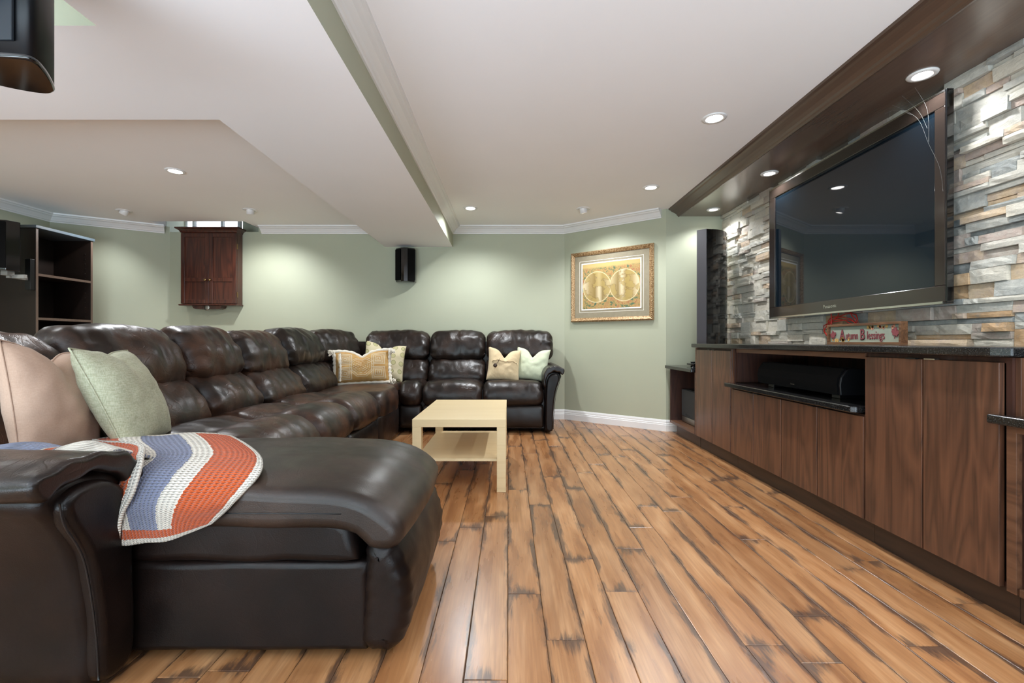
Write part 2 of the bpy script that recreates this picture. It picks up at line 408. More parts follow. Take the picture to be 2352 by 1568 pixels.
M['leafpink'] = plain('peach_leaf_print', srgb(214, 138, 108), .7)
def glass():
    m, nt, p = new_mat('window_glass')
    p.inputs['Base Color'].default_value = (1, 1, 1, 1); p.inputs['Roughness'].default_value = 0.0
    p.inputs['Transmission Weight'].default_value = 1.0; p.inputs['IOR'].default_value = 1.02
    return m
M['glass'] = glass()

# ------------------------------------------------------------------ geometry helpers
ORG = {}
class MB:
    def __init__(s): s.v = []; s.f = []; s.mi = []; s.uv = {}
    def add(s, vs, fs, mi=0):
        o = len(s.v); s.v += [Vector(p) for p in vs]
        for f in fs: s.f.append(tuple(i+o for i in f)); s.mi.append(mi)
        return s
    def box(s, x0, x1, y0, y1, z0, z1, mi=0, mis=None):
        if x0 > x1: x0, x1 = x1, x0
        if y0 > y1: y0, y1 = y1, y0
        if z0 > z1: z0, z1 = z1, z0
        vs = [(x0,y0,z0),(x1,y0,z0),(x1,y1,z0),(x0,y1,z0),(x0,y0,z1),(x1,y0,z1),(x1,y1,z1),(x0,y1,z1)]
        fs = [(3,2,1,0),(4,5,6,7),(0,1,5,4),(2,3,7,6),(1,2,6,5),(3,0,4,7)]   # bottom top -y +y +x -x
        if mis is None: return s.add(vs, fs, mi)
        o = len(s.v); s.v += [Vector(p) for p in vs]
        for f, k in zip(fs, mis): s.f.append(tuple(i+o for i in f)); s.mi.append(k)
        return s
    def prism(s, pts, a0, a1, fn, mi=0):
        """closed 2D outline (ccw) swept from a0 to a1; fn(p,q,a)->xyz"""
        n = len(pts)
        vs = [fn(p, q, a0) for p, q in pts]+[fn(p, q, a1) for p, q in pts]
        fs = [(i, (i+1) % n, n+(i+1) % n, n+i) for i in range(n)]
        fs += [tuple(reversed(range(n))), tuple(range(n, 2*n))]
        return s.add(vs, fs, mi)
    def tube(s, pts, r, k=8, mi=0, closed=False):
        pts = [Vector(p) for p in pts]; n = len(pts); vs = []; fs = []
        up = Vector((0, 0, 1))
        for i, p in enumerate(pts):
            a = pts[i-1] if (i or closed) else pts[i]; b = pts[(i+1) % n] if (i < n-1 or closed) else pts[i]
            t = (b-a).normalized()
            u = t.cross(up)
            if u.length < 1e-3: u = t.cross(Vector((1, 0, 0)))
            u.normalize(); w = t.cross(u).normalized()
            rr = r[i] if isinstance(r, (list, tuple)) else r
            for j in range(k):
                an = 2*PI*j/k
                vs.append(p+u*math.cos(an)*rr+w*math.sin(an)*rr)
        m = n if closed else n-1
        for i in range(m):
            i2 = (i+1) % n
            for j in range(k):
                j2 = (j+1) % k
                fs.append((i*k+j, i*k+j2, i2*k+j2, i2*k+j))
        if not closed: fs += [tuple(range(k)), tuple(reversed(range((n-1)*k, n*k)))]
        return s.add(vs, fs, mi)
    def lathe(s, prof, c, k=20, axis='z', mi=0):
        """prof list of (r,h) ; revolve round axis through c"""
        c = Vector(c); vs = []; fs = []; n = len(prof)
        for r_, h in prof:
            for j in range(k):
                a = 2*PI*j/k; p, q = r_*math.cos(a), r_*math.sin(a)
                d = {'z': (p, q, h), 'y': (p, h, q), 'x': (h, p, q)}[axis]
                vs.append(c+Vector(d))
        for i in range(n-1):
            for j in range(k):
                j2 = (j+1) % k
                fs.append((i*k+j, i*k+j2, (i+1)*k+j2, (i+1)*k+j))
        fs += [tuple(reversed(range(k))), tuple(range((n-1)*k, n*k))]
        return s.add(vs, fs, mi)
    def xf(s, mat):
        s.v = [mat @ p for p in s.v]; return s
    def build(s, name, mats, parent=None, smooth=False, bevel=0, seg=2, sub=0, org=None, uvs=None, angle=None):
        if not isinstance(mats, (list, tuple)): mats = [mats]
        me = bpy.data.meshes.new(name)
        if parent is not None: o0 = ORG[parent.name]
        elif org is not None: o0 = Vector(org)
        else:
            xs = [p.x for p in s.v]; ys = [p.y for p in s.v]
            o0 = Vector(((min(xs)+max(xs))/2, (min(ys)+max(ys))/2, min(p.z for p in s.v)))
        me.from_pydata([tuple(p-o0) for p in s.v], [], s.f)
        for m in mats: me.materials.append(m)
        me.polygons.foreach_set('material_index', s.mi)
        if smooth: me.polygons.foreach_set('use_smooth', [len(f) <= 4 for f in s.f])
        if uvs:
            ul = me.uv_layers.new(name='UVMap')
            for lp in me.loops: ul.data[lp.index].uv = uvs[lp.vertex_index]
        me.validate(); me.update()
        o = bpy.data.objects.new(name, me)
        COL.objects.link(o)
        if parent is not None: o.parent = parent
        else: o.location = o0
        ORG[o.name] = o0
        if bevel:
            b = o.modifiers.new('bevel', 'BEVEL'); b.width = bevel; b.segments = seg; b.limit_method = 'ANGLE'; b.angle_limit = math.radians(40)
            b.harden_normals = False
        if sub:
            b = o.modifiers.new('subsurf', 'SUBSURF'); b.levels = sub; b.render_levels = sub
        return o
def box(name, mat, b, parent=None, bevel=.002, **k): return MB().box(*b).build(name, mat, parent, bevel=bevel, **k)
def tag(o, label=None, cat=None, group=None, kind=None):
    if label: o['label'] = label
    if cat: o['category'] = cat
    if group: o['group'] = group
    if kind: o['kind'] = kind
    return o
def thing(name, label, cat, loc, group=None):
    o = bpy.data.objects.new(name, None); o.empty_display_size = .05; COL.objects.link(o)
    o.location = loc; ORG[o.name] = Vector(loc)
    return tag(o, label, cat, group)
def struct(o): o['kind'] = 'structure'; return o
def spline(pts, n, closed=True):
    """catmull-rom resample"""
    m = len(pts); out = []
    P = [Vector((*p, 0)) if len(p) == 2 else Vector(p) for p in pts]
    segs = m if closed else m-1
    for i in range(segs):
        g = lambda k: P[(i+k) % m] if closed else P[max(0, min(m-1, i+k))]
        a, b, c, d = g(-1), g(0), g(1), g(2)
        for j in range(n):
            t = j/n
            out.append(.5*((2*b)+(c-a)*t+(2*a-5*b+4*c-d)*t*t+(3*b-a-3*c+d)*t**3))
    if not closed: out.append(P[-1])
    return out
def resample(pr, n):
    L = [0.0]
    for i in range(len(pr)): L.append(L[-1]+(pr[(i+1) % len(pr)]-pr[i]).length)
    out = []; k = 0
    for j in range(n):
        t = L[-1]*j/n
        while L[k+1] < t: k += 1
        a, b = pr[k], pr[(k+1) % len(pr)]
        out.append(a+(b-a)*((t-L[k])/max(1e-9, L[k+1]-L[k])))
    return out
def roll(prof, a0, a1, fn, rnd=.05, n=20, sub=4, puff=.0, wr=.0, seed=0, wfreq=9):
    """upholstered roll: closed side profile (d,z) pushed along a, ends rounded over, gathers near the ends"""
    pr = resample(spline(prof, 6), sub*12); m = len(pr)
    area2 = sum(pr[i].x*pr[(i+1) % m].y-pr[(i+1) % m].x*pr[i].y for i in range(m))
    if area2 < 0: pr.reverse()
    nrm = []
    for i in range(m):
        t = pr[(i+1) % m]-pr[i-1]; nrm.append(Vector((t.y, -t.x, 0)).normalized())
    L = a1-a0; sg = 1 if L > 0 else -1; L = abs(L)
    qs = []
    ne = 6
    for i in range(ne): qs.append(rnd*(1-math.cos(i/ne*PI/2)))
    for i in range(n+1): qs.append(rnd+(L-2*rnd)*i/n)
    for i in range(ne-1, -1, -1): qs.append(L-rnd*(1-math.cos(i/ne*PI/2)))
    mb = MB(); vs = []; fs = []
    for q in qs:
        e = min(q, L-q)
        off = rnd-math.sqrt(max(0, rnd*rnd-(rnd-min(e, rnd))**2))
        bulge = puff*(1-(2*q/L-1)**2)
        for i in range(m):
            w = 0
            if wr:
                g = math.exp(-e/.07)
                w = wr*(g*math.sin(i/m*2*PI*wfreq+seed)+1.0*mnoise.noise(Vector((q*14+seed*7, pr[i].x*9, pr[i].y*9))))
                ph_ = i/m*2*PI
                rg = 1-abs(mnoise.noise(Vector((q*17+.6*math.sin(ph_*2+seed), math.cos(ph_)*1.1+seed, math.sin(ph_)*1.1))))*2.2
                w += wr*1.0*max(-.4, rg)*mnoise.noise(Vector((q*5+seed, math.cos(ph_)*2, math.sin(ph_)*2)))
            p = pr[i]+nrm[i]*(bulge-off+w)
            vs.append(fn(a0+sg*q, p.x, p.y))
    k = len(qs)
    for r in range(k-1):
        for i in range(m):
            j = (i+1) % m
            fs.append((r*m+i, r*m+j, (r+1)*m+j, (r+1)*m+i))
    fs.append(tuple(range(m))); fs.append(tuple(reversed(range((k-1)*m, k*m))))
    mb.add(vs, fs)
    # outward faces
    tot = 0
    return mb
def fix_normals(o):
    import bmesh
    bm = bmesh.new(); bm.from_mesh(o.data); bmesh.ops.recalc_face_normals(bm, faces=bm.faces); bm.to_mesh(o.data); bm.free(); return o
def sweep(path, prof, closed=False):
    """profile (n,z) along a plan polyline, n measured to the right of travel, mitred"""
    P = [Vector((p[0], p[1], 0)) for p in path]; n = len(P); vs = []; fs = []; m = len(prof)
    for i in range(n):
        dirs = []
        if i > 0: dirs.append((P[i]-P[i-1]).normalized())
        if i < n-1: dirs.append((P[i+1]-P[i]).normalized())
        rs = [Vector((d.y, -d.x, 0)) for d in dirs]
        mit = sum(rs, Vector()).normalized(); mit = mit/max(.2, mit.dot(rs[0]))
        for a, z in prof: q = P[i]+mit*a; vs.append((q.x, q.y, z))
    for i in range(n-1):
        for j in range(m):
            j2 = (j+1) % m
            fs.append((i*m+j, i*m+j2, (i+1)*m+j2, (i+1)*m+j))
    fs += [tuple(range(m)), tuple(reversed(range((n-1)*m, n*m)))]
    return MB().add(vs, fs)

# ------------------------------------------------------------------ room shell
YB, YF = 5.28, -4.6              # back wall, wall behind the camera
XL, XS = -4.85, 2.15             # left wall, stone face
YN = 4.566                       # end wall of the media niche
T = .12
# floor slab and planks
fl = struct(box('floor', M['dark'], (XL-T, XS+.2, YF-T, YB+T, -.12, -.0105), bevel=0))
PW = .1175; PL = 1.14
ph = {-6: .55, -5: .3, -4: .95, -3: .62, -2: 2.053, -1: 2.203, 0: 1.624, 1: 1.375, 2: 1.885, 3: 1.639, 4: 1.98, 5: 2.203, 6: 1.35}
ph[-3] = 2.053; ph[-2] = 2.203; ph[-1] = 2.351; ph[-4] = 1.75
EXT = {-1: (1.22,), }
def plank(x0, x1, y0, y1):
    c = .0012; g = .0006; h = .010; e = .0022
    X0, X1, Y0, Y1 = x0+g, x1-g, y0+g, y1-g
    b = MB()
    vs = [(X0,Y0,-h),(X1,Y0,-h),(X1,Y1,-h),(X0,Y1,-h),
          (X0,Y0,-c),(X1,Y0,-c),(X1,Y1,-c),(X0,Y1,-c),
          (X0+e,Y0+e,0),(X1-e,Y0+e,0),(X1-e,Y1-e,0),(X0+e,Y1-e,0)]
    fs = [(3,2,1,0),(8,9,10,11)]
    for a in (0, 4):
        for i in range(4):
            j = (i+1) % 4; fs.append((a+i, a+j, a+4+j, a+4+i))
    b.add(vs, fs)
    return b
def clip_right(x): return True
npl = 0
for c in range(-18, 19):
    x0 = c*PW-.003; x1 = x0+PW
    if x0 > XS+.05: break
    p0 = ph.get(c, R.uniform(0, PL))
    y = p0-PL*math.ceil((p0+.9)/PL)
    ymax = YB
    if x0 > .62: ymax = min(YB, 5.28-(x0-.65)*.768+.02)
    while y < ymax:
        a = max(y, -.9); e = min(y+PL, ymax)
        if e-a > .03:
            plank(x0, min(x1, XS+.04), a, e).build('plank', M['plank'], fl); npl += 1
        y += PL
# remaining floor area that the sofa and the camera side hide: plain joined boards of the same laminate
mb = MB(); 
for c in range(-42, -18):
    mb.box(c*PW-.003+.0006, c*PW+PW-.0036, YF, YB, -.010, 0)
for c in range(-18, 19):
    mb.box(c*PW-.003+.0006, min(c*PW+PW-.0036, XS+.05), YF, -.9, -.010, 0)
tag(mb.build('floorboard', M['plank'], fl), kind='stuff')

# walls
WZ = 2.75
mb = MB()
WX0, WX1, WY, WZ0, WZ1 = -3.97, -2.90, 5.62, 2.17, 2.56          # window well opening
mb.box(XL-T, WX0, YB, YB+T, 0, WZ); mb.box(WX1, .75, YB, YB+T, 0, WZ); mb.box(WX0, WX1, YB, YB+T, 0, WZ0)
mb.box(WX0, WX1, YB, YB+T, WZ1, WZ)
struct(mb.build('wall_back', M['green']))
def wall_seg(name, p, q, z1=WZ, mat=None):
    p = Vector((*p, 0)); q = Vector((*q, 0)); d = (q-p).normalized(); nrm = Vector((-d.y, d.x, 0))*T
    b = MB().add([p, q, q+nrm, p+nrm]+[v+Vector((0, 0, z1)) for v in (p, q, q+nrm, p+nrm)],
                 [(3,2,1,0),(4,5,6,7),(0,1,5,4),(2,3,7,6),(1,2,6,5),(3,0,4,7)])
    return struct(b.build(name, mat or M['green']))
wall_seg('wall_back_right', (.65, YB), (1.58, YN))
wall_seg('wall_niche', (1.58, YN), (XS+.1, YN))
wall_seg('wall_back_left', (-4.79, 4.75), (-3.93, YB), CEIL)
wall_seg('wall_left', (XL, YF), (-4.79, 4.75))
wall_seg('wall_front', (XS+.1, YF), (XL, YF))
wr_ = struct(box('wall_right', M['dark'], (XS+.02, XS+.14, YF, YN+T, 0, WZ), bevel=0))
# window well lining, frame, panes
WXR = -3.30
mb = MB()
mb.box(WX0-.02, WX0, YB+.12, WY, WZ0, WZ1); mb.box(WX0-.02, WX1+.02, YB+.121, WY, WZ0-.02, WZ0)
q = [(WX1, YB+.121), (WX1+.02, YB+.121), (WXR+.02, WY+.03), (WXR, WY+.03)]
mb.prism(q, WZ0, WZ1, lambda p, r, a: (p, r, a))
win = struct(mb.build('window_1', M['green'], org=(-3.4, 5.4, WZ0)))
mb = MB().box(WX0-.02, WX1+.02, YB, WY, WZ1, WZ1+.03); mb.build('well_ceiling', M['white'], win)
fr = MB()
for x in (WX0, -3.885, -3.535, WXR-.03): fr.box(x, x+.028, WY-.03, WY+.03, WZ0, WZ1)
fr.box(WX0, WXR, WY-.029, WY+.029, WZ0, WZ0+.04); fr.box(WX0, WXR, WY-.029, WY+.029, WZ1-.05, WZ1)
f_ = fr.build('window_frame', M['trim'], win)
for x0, x1 in ((-3.857, -3.535), (-3.507, WXR-.03)):
    MB().box(x0, x1, WY-.004, WY+.004, WZ0+.04, WZ1-.05).build('pane', M['glass'], f_)

# ceiling
mb = MB()
NX0, NX1, NY = -3.975, -2.93, 5.04
mb.box(XL-.1, NX0, YF, YB+.1, CEIL, CEIL+.1); mb.box(NX1, XS+.1, YF, YB+.1, CEIL, CEIL+.1); mb.box(NX0, NX1, YF, NY, CEIL, CEIL+.1)
struct(mb.build('ceiling', M['white']))
mb = MB()
mb.box(NX0-.02, NX0+.003, NY, YB-.001, CEIL+.002, WZ1, 0); mb.box(NX1-.003, NX1+.02, NY, YB-.001, CEIL+.002, WZ1, 0); mb.box(NX0, NX1, NY-.02, NY+.003, CEIL+.002, WZ1, 0)
mb.box(NX0-.02, NX1+.02, NY-.02, YB, WZ1, WZ1+.03, 0)
struct(mb.build('ceiling_well', M['white']))
BX0, BX1, BZ = -1.43, -.647, 1.996
mb = MB()
mb.box(BX0, BX1, YF, YB, BZ, CEIL, mis=[0, 0, 1, 1, 1, 1])
struct(mb.build('ceiling_beam', [M['white'], M['green']]))
mb = MB(); mb.box(XL, BX0, 1.58, 2.25, BZ, CEIL, mis=[0, 0, 1, 0, 1, 1])
struct(mb.build('ceiling_crossbeam', [M['white'], M['green']]))
# white crown moulding and baseboard
CP = [(0, CEIL-.085), (.010, CEIL-.085), (.014, CEIL-.074), (.022, CEIL-.070), (.030, CEIL-.058), (.052, CEIL-.034), (.070, CEIL-.026), (.076, CEIL-.018), (.090, CEIL-.014), (.092, CEIL), (0, CEIL)]
struct(sweep([(BX1, YF), (BX1, YB), (.65, YB), (1.545, 4.593)], CP).build('trim_1', M['trim']))
struct(sweep([(-2.86, YB), (BX0, YB)], CP).build('trim_2', M['trim']))
struct(sweep([(XL, YF), (-4.79, 4.75), (-3.97, 5.256)], CP).build('trim_3', M['trim']))
BP = [(0, 0), (.016, 0), (.016, .062), (.013, .066), (.013, .078), (.009, .084), (.009, .096), (.004, .112), (0, .114)]
struct(sweep([(.30, YB), (.65, YB), (1.58, YN), (1.70, YN)], BP).build('baseboard_right', M['trim']))
struct(sweep([(XL, YF), (-4.79, 4.75), (-3.93, YB), (-2.2, YB)], BP).build('baseboard_left', M['trim']))
# dark wood soffit over the media wall
SZ, SX = 2.154, 1.715
sf = struct(MB().box(SX, XS+.02, YF, YN, SZ, CEIL).build('soffit', M['soffit']))
WP = [(0, SZ-.004), (.012, SZ-.006), (.018, SZ+.004), (.026, SZ+.010), (.032, SZ+.022), (.052, SZ+.034), (.072, SZ+.044), (.084, SZ+.050), (.092, SZ+.060), (.108, SZ+.064), (.112, CEIL), (0, CEIL)]
sweep([(SX, YN), (SX, YF)], WP).build('crown_moulding', M['crownwood'], sf)

# ------------------------------------------------------------------ stacked slate on the right wall
ZC = .882          # worktop height
stones = []
def split_stones():
    z = ZC-.004
    while z < SZ-.004:
        ch = R.choice([.062, .075, .09, .105])
        if SZ-(z+ch) < .05: ch = SZ-z
        y = .55+R.uniform(-.2, 0)
        while y < YN:
            L = R.uniform(.15, .42)
            if YN-(y+L) < .08: L = YN-y
            # layers inside the block
            hs = []; rem = ch
            while rem > .001:
                h = R.choice([.024, .032, .04, .05, .062, .075])
                if rem-h < .02: h = rem
                hs.append(h); rem -= h
            R.shuffle(hs)
            zz = z
            for h in hs:
                a = y; end = y+L
                while a < end-.001:
                    l = R.uniform(.09, .26) if h > .03 else R.uniform(.12, .32)
                    if end-(a+l) < .05: l = end-a
                    stones.append((a, a+l, zz, zz+h)); a += l
                zz += h
            y += L
        z += ch
split_stones()
TVB = (2.12, 3.54, 1.08, 2.07)
def in_view(s):
    y0, y1, z0, z1 = s
    yc, zc = (y0+y1)/2, (z0+z1)/2
    if yc < 1.84 or yc > 4.2: return 0
    # sight line to the television's plane
    k = 2.03/XS
    if TVB[0] < yc*k < TVB[1] and TVB[2] < .9+(zc-.9)*k < TVB[3]: return 0
    return (z1-z0)*(y1-y0)/yc**3
def stone_geo(s, mb, tone, tl):
    y0, y1, z0, z1 = s
    g = .0008
    y0 += g; y1 -= g; z0 += g; z1 -= g
    d = R.choice([0, .007, .014, .022, .034])+R.uniform(0, .006)
    xf = XS+.012-d
    ny = 4; nz = 2
    vs = []; fs = []
    tilt = R.uniform(-.006, .006); tz = R.uniform(-.004, .004)
    for j in range(nz+1):
        for i in range(ny+1):
            u, v = i/ny, j/nz
            edge = (i in (0, ny)) or (j in (0, nz))
            dx = (R.uniform(-.004, .001) if not edge else R.uniform(0, .003))+tilt*(u-.5)+tz*(v-.5)
            vs.append((xf+dx, y0+(y1-y0)*u+(0 if i in (0, ny) else R.uniform(-.006, .006)), z0+(z1-z0)*v+(0 if j in (0, nz) else R.uniform(-.003, .003))))
    w = ny+1
    for j in range(nz):
        for i in range(ny): fs.append((j*w+i, (j+1)*w+i, (j+1)*w+i+1, j*w+i+1))
    ring = [i for i in range(w)]+[j*w+ny for j in range(1, nz+1)]+[nz*w+i for i in range(ny-1, -1, -1)]+[j*w for j in range(nz-1, 0, -1)]
    b0 = len(vs)
    for i in ring: vs.append((XS+.02, vs[i][1], vs[i][2]))
    n = len(ring)
    for i in range(n):
        j = (i+1) % n
        fs.append((ring[i], ring[j], b0+j, b0+i))
    mb.add(vs, fs); tl += [tone]*len(vs)
def tone_at(s):
    t = R.random()
    # greyer, bluer and rustier low right; far cream paints the brighter light there
    yc, zc = (s[0]+s[1])/2, (s[2]+s[3])/2
    if yc > 3.2: return R.choice([.28, .34, .40, .44, .5, .36, .3, .62, .76])+R.uniform(-.03, .03)
    if zc > 1.55: return R.choice([.12, .2, .28, .34, .4, .46, .7, .78])+R.uniform(-.03, .03)
    return R.choice([0.02, .05, .10, .14, .2, .26, .32, .40, .5, .58, .66, .72, .80, .90])+R.uniform(-.02, .02)
vis = sorted(stones, key=in_view, reverse=True)
front = set(vis[:298])
rest = MB(); rt = []
def with_tone(o, tl):
    a = o.data.attributes.new('tone', 'FLOAT', 'POINT'); a.data.foreach_set('value', tl)
for s in stones:
    if s in front:
        b = MB(); tl = []; stone_geo(s, b, tone_at(s), tl); with_tone(b.build('stone', M['stone'], wr_), tl)
    else: stone_geo(s, rest, tone_at(s), rt)
o = rest.build('stone_cladding', M['stone'], wr_); with_tone(o, rt); tag(o, kind='stuff')

# ------------------------------------------------------------------ ceiling lights
def downlight(x, y, z, label, power, lit=True, gimbal=None, group='recessed ceiling downlights', r=.045, angle=150, blend=.7):
    t = thing('ceiling_light', label, 'ceiling light', (x, y, z), group)
    ring = MB(); prof = [(r, -.004), (r+.006, -.007), (r+.022, -.005), (r+.025, 0), (r, 0)]
    k = 28; vs = []; fs = []; m = len(prof)
    for j in range(k):
        a = 2*PI*j/k
        for q, h in prof: vs.append((x+q*math.cos(a), y+q*math.sin(a), z+h))
    for j in range(k):
        for i in range(m): fs.append((j*m+i, j*m+(i+1) % m, ((j+1) % k)*m+(i+1) % m, ((j+1) % k)*m+i))
    ring.add(vs, fs).build('trim_ring', M['trim'], t, smooth=True)
    if gimbal is None:
        MB().lathe([(.002, -.006), (r*.7, -.005), (r+.001, -.001), (r+.001, 0)], (x, y, z), 24).build('lens', M['lens'], t, smooth=True)
        spot('lamp', (x, y, z-.02), power, angle, blend, .04)
    else:
        g = Vector(gimbal).normalized()
        q = g.to_track_quat('Z', 'Y').to_matrix().to_4x4()
        hd = MB().lathe([(.034, -.045), (.036, -.02), (.036, .028), (.031, .03), (.029, .022)], (0, 0, 0), 24)
        hd.xf(Matrix.Translation((x, y, z-.014)) @ q).build('gimbal_head', M['trim'], t, smooth=True)
        ln = MB().lathe([(.028, .018), (.028, .024), (.002, .026)], (0, 0, 0), 20)
        ln.xf(Matrix.Translation((x, y, z-.014)) @ q).build('lens', M['lens'], t, smooth=True)
        p = Vector((x, y, z-.014))+g*.045
        spot('lamp', p, power, 130, .8, .03, aim=p+g)
    return t
P0 = 42
downlight(1.225, 2.71, CEIL, 'lit round downlight in right-hand white ceiling, nearest the camera', P0)
downlight(1.23, 3.93, CEIL, 'lit round downlight in white ceiling near the far end of the wood soffit', P0)
downlight(-.38, 4.54, CEIL, 'lit round downlight in white ceiling beside the end of the beam', P0*1.75)
downlight(.75, 4.56, CEIL, 'tilted downlight above the framed map corner', P0*.75, gimbal=(.22, .16, -.95))
downlight(-2.60, 3.55, CEIL, 'lit round downlight in raised left ceiling beyond the crossbeam', P0*1.5)
downlight(-2.61, 4.60, CEIL, 'tilted downlight to the right of the basement window well', P0*1.15, gimbal=(-.10, .28, -.9))
downlight(-3.91, 4.63, CEIL, 'tilted downlight near the left crown moulding', P0*.55, gimbal=(-.35, -.1, -.8))  # lit here, power raised to brighten the left wall
for yy, lb in ((2.14, 'bright downlight in dark wood soffit above the television, nearest one'),
               (3.395, 'bright downlight in dark wood soffit at the far edge of the television'),
               (4.325, 'small bright downlight in dark wood soffit above the tower speaker')):
    downlight(1.946, yy, SZ, lb, 17, group='downlights in the wood soffit', r=.036, angle=142, blend=.6)
# unseen lamps behind and above the frame, continuing the downlight rows and adding fill
for x, y, f in ((1.23, 1.49, .9), (1.23, .27, .5), (1.23, -2.2, .5), (-.38, -2.2, .5)):
    spot('lamp', (x, y, CEIL-.02), P0*f, 150, .7, .04)
for x, y in ((-2.6, -.6), (-3.9, .8), (-3.9, 3.0)):
    spot('lamp', (x, y, CEIL-.02), P0, 150, .7, .04)
for y in (.95,): spot('lamp', (1.946, y, SZ-.02), 21, 142, .6, .035)

exec_parts = []
# ------------------------------------------------------------------ sectional sofa
XB = -2.10; YBK = 5.25; DS = .775
run = lambda a, d, z: (XB+d, a, z)
back = lambda a, d, z: (a, YBK-d*DS, z)
sofa = thing('sectional_sofa', 'dark brown leather reclining sectional sofa with chaise, wrapping two walls', 'sofa', (-1.4, 3.2, 0))
HEAD = [(.06, .66), (.02, .80), (.05, .915), (.13, .962), (.22, .945), (.295, .87), (.335, .77), (.33, .69), (.25, .655), (.12, .65)]
LUMB = [(.12, .44), (.10, .66), (.20, .715), (.30, .70), (.385, .645), (.45, .56), (.465, .49), (.40, .43)]
SEAT = [(.30, .30), (.30, .455), (.45, .478), (.58, .492), (.72, .468), (.84, .498), (.96, .488), (1.045, .425), (1.07, .345), (1.03, .285), (.85, .27)]
FOOT = [(.80, .06), (.80, .27), (.98, .278), (1.03, .26), (1.048, .17), (1.035, .08), (.99, .05)]
def part(mb, name, mat='leather', parent=sofa):
    o = mb.build(name, M[mat], parent, smooth=True); fix_normals(o); return o
def lift(pr, dz=0, dd=0, sz=1, zc=0): return [(d+dd, zc+(z-zc)*sz+dz) for d, z in pr]
n_ = 0
# run facing the television: four seats then the corner
for i, (y0, y1, dz, mt) in enumerate(((1.28, 1.90, -.045, 'leather2'), (1.90, 2.55, .0, 'leather2'), (2.55, 3.08, .015, 'leather2'), (3.08, 3.71, .0, 'leather2'), (3.71, 4.42, .04, 'leather'))):
    g = .006
    part(roll(lift(HEAD, dz), y0+g, y1-g, run, .085, 44, 5, .022, .011, i*1.7), 'headrest', mt)
    part(roll(LUMB, y0+g, y1-g, run, .07, 40, 5, .018, .009, i*2.3+1), 'lumbar_cushion', mt)
    if i in (1, 2, 3):
        part(roll(SEAT, y0+g, y1-g, run, .06, 40, 5, .016, .006, i*3.1), 'seat_cushion', mt)
        part(roll(FOOT, y0+g, y1-g, run, .03, 12, 3, .0, .002, i), 'footrest_panel')
mb = MB().box(XB+.02, XB+.98, 1.29, 5.2, .04, .42); mb.box(XB+.02, XB+.12, 1.29, 5.2, .4, .86)
mb.box(-1.1, .36, 4.52, 5.22, .04, .42); mb.box(XB+.1, .42, 5.13, 5.225, .4, .9)
mb.build('base_frame', M['leather'], sofa)
# back wall section, two full seats and the half seat by the corner
for i, (x0, x1, s0, s1) in enumerate(((-1.60, -.876, -1.08, -.85), (-.876, -.252, -.85, -.255), (-.252, .50, -.255, .35))):
    g = .005
    part(roll(lift(HEAD, .045), x0+g, x1-g, back, .085, 44, 5, .022, .011, 5+i*1.9), 'headrest')
    part(roll(lift(LUMB, .0), x0+g, min(x1, .40)-g, back, .07, 40, 5, .016, .009, 9+i*2.1), 'lumbar_cushion')
    part(roll(SEAT, s0+g, s1-g, back, .06, 40, 5, .016, .006, 3+i*2.7), 'seat_cushion')
    part(roll(FOOT, s0+g, s1-g, back, .03, 12, 3, 0, .002, i), 'footrest_panel')
# corner: slanted back piece and wedge seat
ca, sa = math.cos(math.radians(-32)), math.sin(math.radians(-32))
def corner(a, d, z):
    # a along the slanted back, d towards the room
    px, py = -2.02, 4.55
    ux, uy = .43, .90          # along the back
    nx, ny = .90, -.43         # out of the back
    return (px+ux*a+nx*d*.8, py+uy*a+ny*d*.8, z)
part(roll(lift(HEAD, .04), -.10, .50, corner, .085, 40, 5, .022, .011, 21), 'headrest')
part(roll(LUMB, -.08, .45, corner, .05, 20, 4, .012, .006, 23), 'lumbar_cushion')
def puff_poly(pts, z0, z1, rim=.07, sub=5, rings=8):
    pr = spline(pts, sub); m = len(pr); c = sum(pr, Vector())/m
    vs = []; fs = []
    rd = min(.13, (z1-z0)*.62)
    lv = [(.965, z0), (.985, z0+(z1-z0)*.12)]+[(1-rim*(1-math.cos(t*PI/2/9)), z1-rd+rd*math.sin(t*PI/2/9)) for t in range(10)]
    s_last = lv[-1][0]
    for k in range(1, rings): lv.append((s_last*(1-k/rings), z1+.012*math.sin(k/rings*PI/2)))
    for s, z in lv:
        for p in pr: q = c+(p-c)*s; vs.append((q.x, q.y, z+.004*mnoise.noise(Vector((q.x*6, q.y*6, 0)))))
    n = len(lv)
    for k in range(n-1):
        for i in range(m): j = (i+1) % m; fs.append((k*m+i, k*m+j, (k+1)*m+j, (k+1)*m+i))
    fs.append(tuple(range((n-1)*m, n*m)))
    return MB().add(vs, fs)
part(puff_poly([(-1.66, 3.72), (-1.35, 3.715), (-1.06, 3.73), (-1.02, 3.95), (-1.02, 4.22), (-1.08, 4.42), (-1.10, 4.7), (-1.14, 4.92), (-1.5, 4.95), (-1.70, 4.5)], .28, .482, .24), 'seat_cushion', 'leather2')
part(puff_poly([(-1.5, 3.72), (-1.2, 3.72), (-1.05, 3.74), (-1.035, 3.95), (-1.04, 4.2), (-1.07, 4.40), (-1.3, 4.5), (-1.5, 4.5)], .04, .28, .03), 'footrest_panel')
